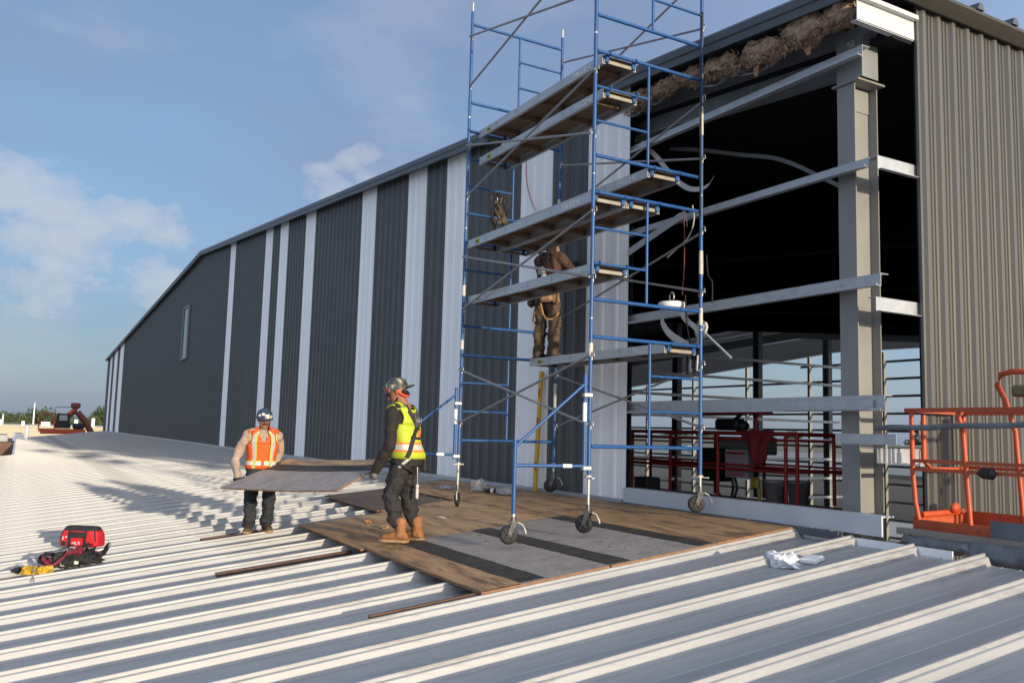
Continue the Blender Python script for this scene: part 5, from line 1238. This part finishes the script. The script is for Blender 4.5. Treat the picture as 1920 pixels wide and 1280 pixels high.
# self retracting lifeline with its straps at the back right post
rt1 = thing('fall_arrester', 'white round fall arrester with grey straps hanging beside the right back post', 'fall arrester', (-.42, 1.5, 2.62))
b = MB(); b.lathe((-.44, 1.48, 2.655), [(.02, 0), (.15, .004), (.165, .02), (.165, .065), (.15, .08), (.03, .085)], 26); b.build('drum', m_whitep, rt1)
b = MB(); b.path([(-.44+.04*math.cos(a), 1.48, 2.80+.06*math.sin(a)) for a in [k*2*math.pi/12 for k in range(12)]], .009, 6, True); b.build('carabiner', m_zinc, rt1)
m_strapw = mat('strap_white', (.52, .51, .48), .7, var=.15, vscale=12)
b = MB(); b.ribbon([(-.60, 1.48, 2.65), (-.62, 1.48, 2.52), (-.50, 1.50, 2.36), (-.25, 1.52, 2.22), (-.08, 1.54, 2.14)], [(.0, .02, .07), (.05, 0, .05), (.05, 0, .07), (.04, 0, .08), (.02, 0, .06)], .006, 6); b.build('strap', m_strapw, rt1)
b = MB(); b.ribbon([(-.28, 1.50, 2.60), (-.22, 1.52, 2.50), (-.10, 1.53, 2.42), (-.03, 1.55, 2.34), (-.06, 1.58, 2.24), (-.15, 1.6, 2.16)], [(.09, 0, .02)]*6, .006, 6); b.build('strap', m_strapw, rt1)
b = MB(); b.bevbox((-.05, 1.60, 2.38), (.17, .05, .20), .04, Matrix.Rotation(.4, 3, 'Y')); b.build('cover', m_strapw, rt1)
b = MB(); b.tube((-.02, 1.60, 2.36), (.42, 1.62, 2.02), .014, 8); b.build('bar', m_galv, rt1)
b = MB(); b.path([(-.22, 1.50, 2.80), (-.20, 1.50, 2.5), (-.16, 1.52, 2.25), (-.16, 1.52, 2.12)], .009, 6); b.build('cord', m_black, rt1)
crumple(Vector((-.1, 1.56, 2.03)), .055, (1.6, 1, 1), 81, .6).build('hook_cluster', m_black, rt1)
for k in range(4): b = MB(); b.path([(-.20+.06*k, 1.52, 2.07), (-.19+.06*k, 1.50, 1.95-.02*k), (-.20+.07*k, 1.52, 1.86+.01*k)], .011, 6); b.build('hook', m_tape if k % 2 else m_black, rt1)
# ropes and wires dropping from the girts in the opening
def rope(pts, r, m, label, name='hanging_rope', cat='rope'):
    b = MB(); b.path(smooth(pts, 6), r, 6); return b.solo(name, m, label, cat)
m_rrope = mat('rope_red', (.16, .030, .035), .7)
rope([(-.55, 1.75, 3.95), (-.52, 1.74, 3.6), (-.50, 1.72, 3.2), (-.46, 1.66, 2.85)], .007, m_rrope, 'thin red rope hanging from the girt to the fall arrester')
rope([(-.25, 1.76, 3.95), (-.22, 1.75, 3.5), (-.18, 1.74, 3.1), (-.24, 1.72, 2.8)], .007, m_rrope, 'thin red rope hanging right of the fall arrester')
rope([(-.35, 1.72, 3.95), (-.30, 1.7, 3.75), (-.38, 1.68, 3.55), (-.62, 1.66, 3.42), (-.75, 1.66, 3.36)], .009, mat('cable_grey', (.38, .37, .35), .6), 'looped grey cable under the splice of the girt', 'hanging_cable', 'cable')
rope([(.06, 1.50, 6.2), (.05, 1.49, 5.5), (.05, 1.49, 4.6), (.04, 1.50, 3.7)], .012, m_black, 'black chain rope hanging down inside the right back post')
rope([(-.12, 1.74, 3.3), (-.08, 1.73, 3.05), (.0, 1.72, 2.95), (.0, 1.72, 2.7)], .008, m_black, 'short black rope kinked in front of the dark opening')
rope([(-4.56, 1.78, 5.62), (-4.54, 1.79, 5.3), (-4.42, 1.79, 5.0), (-4.24, 1.79, 4.72)], .008, mat('cord_red', (.42, .05, .06), .6), 'thin red rope hanging on the white siding behind the upper planks', 'red_rope', 'rope')
# white banding across the opening
def strapth(pts, wv, label, m=None):
    b = MB(); b.ribbon(pts, wv, .004, 6); return b.solo('banding_strap', m or m_strapw, label, 'strap')
strapth([(-1.80, 2.05, 5.22), (-1.45, 2.04, 4.92), (-1.10, 2.03, 4.55), (-.80, 2.02, 4.33), (-.55, 2.01, 4.25), (-.38, 2.0, 4.26), (-.30, 2.0, 4.33)], (.05, 0, .05), 'loose white strap curling at the opening in front of the girts')
strapth([(-1.85, 2.6, 5.25), (-1.2, 2.6, 5.05), (-.5, 2.62, 4.80), (.2, 2.64, 4.55), (.9, 2.66, 4.12), (1.45, 2.7, 3.75)], (.0, .015, .055), 'long grey strap sagging across the dark opening behind the girts', mat('strap_grey', (.16, .16, .155), .7))
b = MB(); b.ribbon([(-1.80, 1.84, 3.62), (-1.2, 1.84, 3.78), (-.72, 1.83, 3.90), (-.62, 1.83, 3.90), (-.58, 1.83, 3.86), (-.575, 1.83, 3.78)], (0, 0.0, .10), .006); b.solo('bent_trim', m_galv, 'short bent pale trim end sticking out under the second girt', 'trim')
# spirit level leaning on the white siding
lv = thing('spirit_level', 'long yellow spirit level leaning upright on the white siding behind the tower', 'level', (-3.93, 1.70, rz(1.70, .04)))
b = MB(); tilt = Matrix.Rotation(R(-2.2), 3, 'X'); b.box((-3.93, 1.755, 1.16), (.09, .03, 1.85), tilt); b.build('bar', mat('level_yellow', (.62, .37, .01), .45, var=.06), lv)
for z in (.62, 1.30, 1.75): b = MB(); b.box((-3.93, 1.755-.018+(z-1.16)*.038, z), (.05, .006, .13), tilt); b.build('vial_slot', mat('level_slot_red', (.45, .06, .03), .5), lv)
# white bowl and small bottle left on planks
b = MB(); b.lathe((-2.72, .50, 4.999), [(.02, 0), (.11, .0), (.15, .05), (.165, .12), (.168, .16), (.160, .16), (.10, .02)], 22); b.solo('white_pail', m_whitep, 'white pail standing on the second plank from the top', 'pail')
wb = thing('water_bottle', 'small clear water bottle on the plank in front of the worker\'s waist', 'bottle', (-1.65, .40, 2.989))
b = MB(); b.lathe((-1.65, .40, 2.989), [(.02, 0), (.034, .004), (.034, .13), (.026, .165), (.013, .185), (.013, .20)], 14); b.build('bottle', mat('bottle_clear', (.6, .68, .66), .15, trans=.6), wb)
b = MB(); b.lathe((-1.65, .40, 3.19), [(.015, 0), (.015, .02), (.01, .022)], 12); b.build('cap', m_whitep, wb)
# ------------------------------------------------------------------ background
def box_building(name, label, x0, x1, y0, y1, z1, mw, mr, nwin=0, cap=.4, z0=-5.5):
    t = thing(name, label, 'building', ((x0+x1)/2, (y0+y1)/2, z0))
    b = MB(); b.bx(x0, x1, y0, y1, z0, z1); b.build('wall', mw, t)
    b = MB(); b.bx(x0-.15, x1+.15, y0-.15, y1+.15, z1+.002, z1+cap); b.build('roof', mr, t)
    return t
m_pale = mat('pale_wall', (.46, .405, .30), .8, var=.08, vscale=.1)
fb = box_building('far_building', 'long pale flat-roofed building beyond the left end of the metal roof', -215, -158, -120, 12, -.15, m_pale, mat('pale_coping', (.50, .45, .36), .8), cap=.25)
for i, (y, w_, h_) in enumerate(((-8, .8, .9), (-4.6, .5, .7), (-1.2, 1.4, .8), (3.5, .6, 1.2), (6.2, .5, 1.5), (-14, 1.2, .8), (-20, .7, 1.1))):
    b = MB(); b.bevbox((-163, y, .10+h_/2), (.9, w_, h_), .06); b.build('roof_vent', m_white, fb)
nb = box_building('low_building', 'low grey flat-roofed building seen through the far open frame', -190, -20, 62, 150, -1.9, m_beige, m_flatroof, cap=.2)
for i in range(8):
    b = MB(); b.bevbox((-150+i*17, 80+(i*37) % 50, -1.2), (2.2, 1.8, 1.0), .1); b.build('roof_unit', m_greyb, nb)
box_building('pale_building', 'pale long building on the horizon behind the low grey roof', -260, -110, 165, 190, .2, m_pale, mat('pale_coping', (.5, .45, .36), .8), cap=.3)
# brown walled yard left of the notch in the roof
bw = thing('brown_building', 'low brown walled building in the notch at the left end of the roof', 'building', (-58, -9, -5.5))
b = MB(); b.bx(-72, -46, -16, -6.6, -5.5, -1.75); b.build('wall', m_brown, bw)
b = MB(); b.bx(-71.7, -46.3, -15.7, -6.9, -1.749, -1.70); b.build('roof', m_membrane, bw)
b = MB(); b.bx(-72.5, -72.1, -16, -5.6, -5.5, -.75); b.build('parapet', m_brown, bw)
b = MB(); b.bx(-60.2, -60.0, -7.7, -6.4, -1.7, -1.05); b.bx(-60.1, -60.05, -7.6, -6.5, -1.6, -1.15); wn = b.build('window', m_white, bw)
b = MB(); b.bx(-59.99, -59.96, -7.5, -6.6, -1.55, -1.2); b.build('pane', m_glass, wn)
b = MB(); b.tube((-76, -4.6, -1.2), (-76, -4.6, .55), .12, 8); b.solo('vent_pipe', m_whitep, 'white vent pipe standing up at the far edge of the roof', 'pipe')
b = MB(); b.bx(-120, -86, -14, -4, -5.5, -1.3); b.build('parapet', mat('brown_membrane', (.16, .10, .075), .9, var=.2, vscale=.3), bw)
for i, (x, y, s_) in enumerate(((-100, -6.6, .8), (-104, -5.2, .9), (-98, -8.5, .7))):
    t = thing('air_unit', ('grey rooftop air unit left of the far boom lift', 'pale rooftop air unit just left of the far boom lift', 'small rooftop air unit at the picture\'s left edge')[i], 'air unit', (x, y, -1.3))
    b = MB(); b.bevbox((x, y, -1.3+s_*.45), (1.4, 1.2*s_, .9*s_), .05); b.build('case', (m_greyb, m_white, m_white)[i], t); b = MB(); b.lathe((x, y, -1.3+s_*.9), [(.02, 0), (.42*s_, 0), (.42*s_, .08), (.02, .08)], 16); b.build('fan_grille', m_rubber, t)
# poles
for i, (x, y, zt, lab) in enumerate(((-200, -2.6, 4.6, 'white pole standing left of the far boom lift'), (-205, 13.5, 5.8, 'thin white pole between the boom lift and the striped wall'), (-190, -8, 2.0, 'short pole at the picture\'s left edge'))):
    t = thing('light_pole', lab, 'pole', (x, y, -5.5), 0, 'far poles'); b = MB(); b.tube((x, y, -5.5), (x, y, zt), .20, 8, .12); b.build('post', m_whitep, t)
    b = MB(); b.bevbox((x+.4, y, zt+.05), (1.2, .35, .18), .05); b.build('lamp_head', m_greyb, t)
# trees
m_leaf = [mat('foliage_%d' % i, c, .8, var=.35, vscale=1.2) for i, c in enumerate(((.050, .072, .026), (.062, .080, .030), (.042, .060, .026)))]
m_bark = mat('bark', (.10, .075, .05), .9, var=.2)
def tree_mesh(seed, h, w_):
    rng = random.Random(seed); b = MB(); cl = []
    for i in range(16):
        a = rng.uniform(0, 6.28); rr = w_*.5*math.sqrt(rng.random())*.8; z = h*(.38+.5*rng.random()*(1-.4*rr/(w_*.5))); cl.append((Vector((rr*math.cos(a), rr*math.sin(a), z)), rng.uniform(.16, .30)*w_))
    for c, r_ in cl:
        for k in range(85):
            d = Vector((rng.gauss(0, 1), rng.gauss(0, 1), rng.gauss(0, .8))).normalized()*r_*rng.uniform(.55, 1.05); p = c+d; s_ = rng.uniform(.14, .32)
            u = Vector((rng.gauss(0, 1), rng.gauss(0, 1), rng.gauss(0, 1))).normalized(); v = u.orthogonal().normalized(); b.add([p-u*s_-v*s_*.6, p+u*s_-v*s_*.6, p+u*s_*.7+v*s_*.7, p-u*s_*.7+v*s_*.7], [(0, 1, 2, 3)])
    t = MB(); t.tube((0, 0, 0), (0, 0, h*.5), .035*h, 8, .02*h)
    for i in range(5):
        c, r_ = cl[i]; t.tube((0, 0, h*.35), c, .016*h, 6, .006*h)
    return b.mesh('crown'), t.mesh('trunk')
TM = [tree_mesh(s_, h, w_) for s_, h, w_ in ((1, 8.5, 8), (2, 10, 7.5), (3, 7.5, 8.5), (4, 11, 8))]
for i, (c, t) in enumerate(TM): c.materials.append(m_leaf[i % 3]); t.materials.append(m_bark)
def tree(x, y, k, s_, rzv, label, group):
    e = thing('tree', label, 'tree', (x, y, -5.5), rzv, group); e.scale = (s_, s_, s_)
    for nm, me in zip(('crown', 'trunk'), TM[k]): o = bpy.data.objects.new(nm, me); COL.objects.link(o); o.parent = e
rng = random.Random(21)
for i in range(34):
    y = -34+i*1.75+rng.uniform(-.8, .8); tall = abs(y-1.5) < 2.2 or rng.random() < .08
    tree(-245-rng.uniform(0, 22), y, rng.randrange(4), rng.uniform(.82, .98)*(1.22 if tall else 1), rng.uniform(0, 6), 'green tree in the far row on the horizon left of the striped wall', 'trees in the far left row')
for i in range(40):
    u = i/39; x = -240+u*170+rng.uniform(-3, 3); y = 130+u*85+rng.uniform(-4, 4)
    tree(x, y+70, rng.randrange(4), rng.uniform(.72, .98)*(1.6 if 17 < i < 20 else 1), rng.uniform(0, 6), 'green tree on the horizon seen through the far open frame', 'trees beyond the open frame')
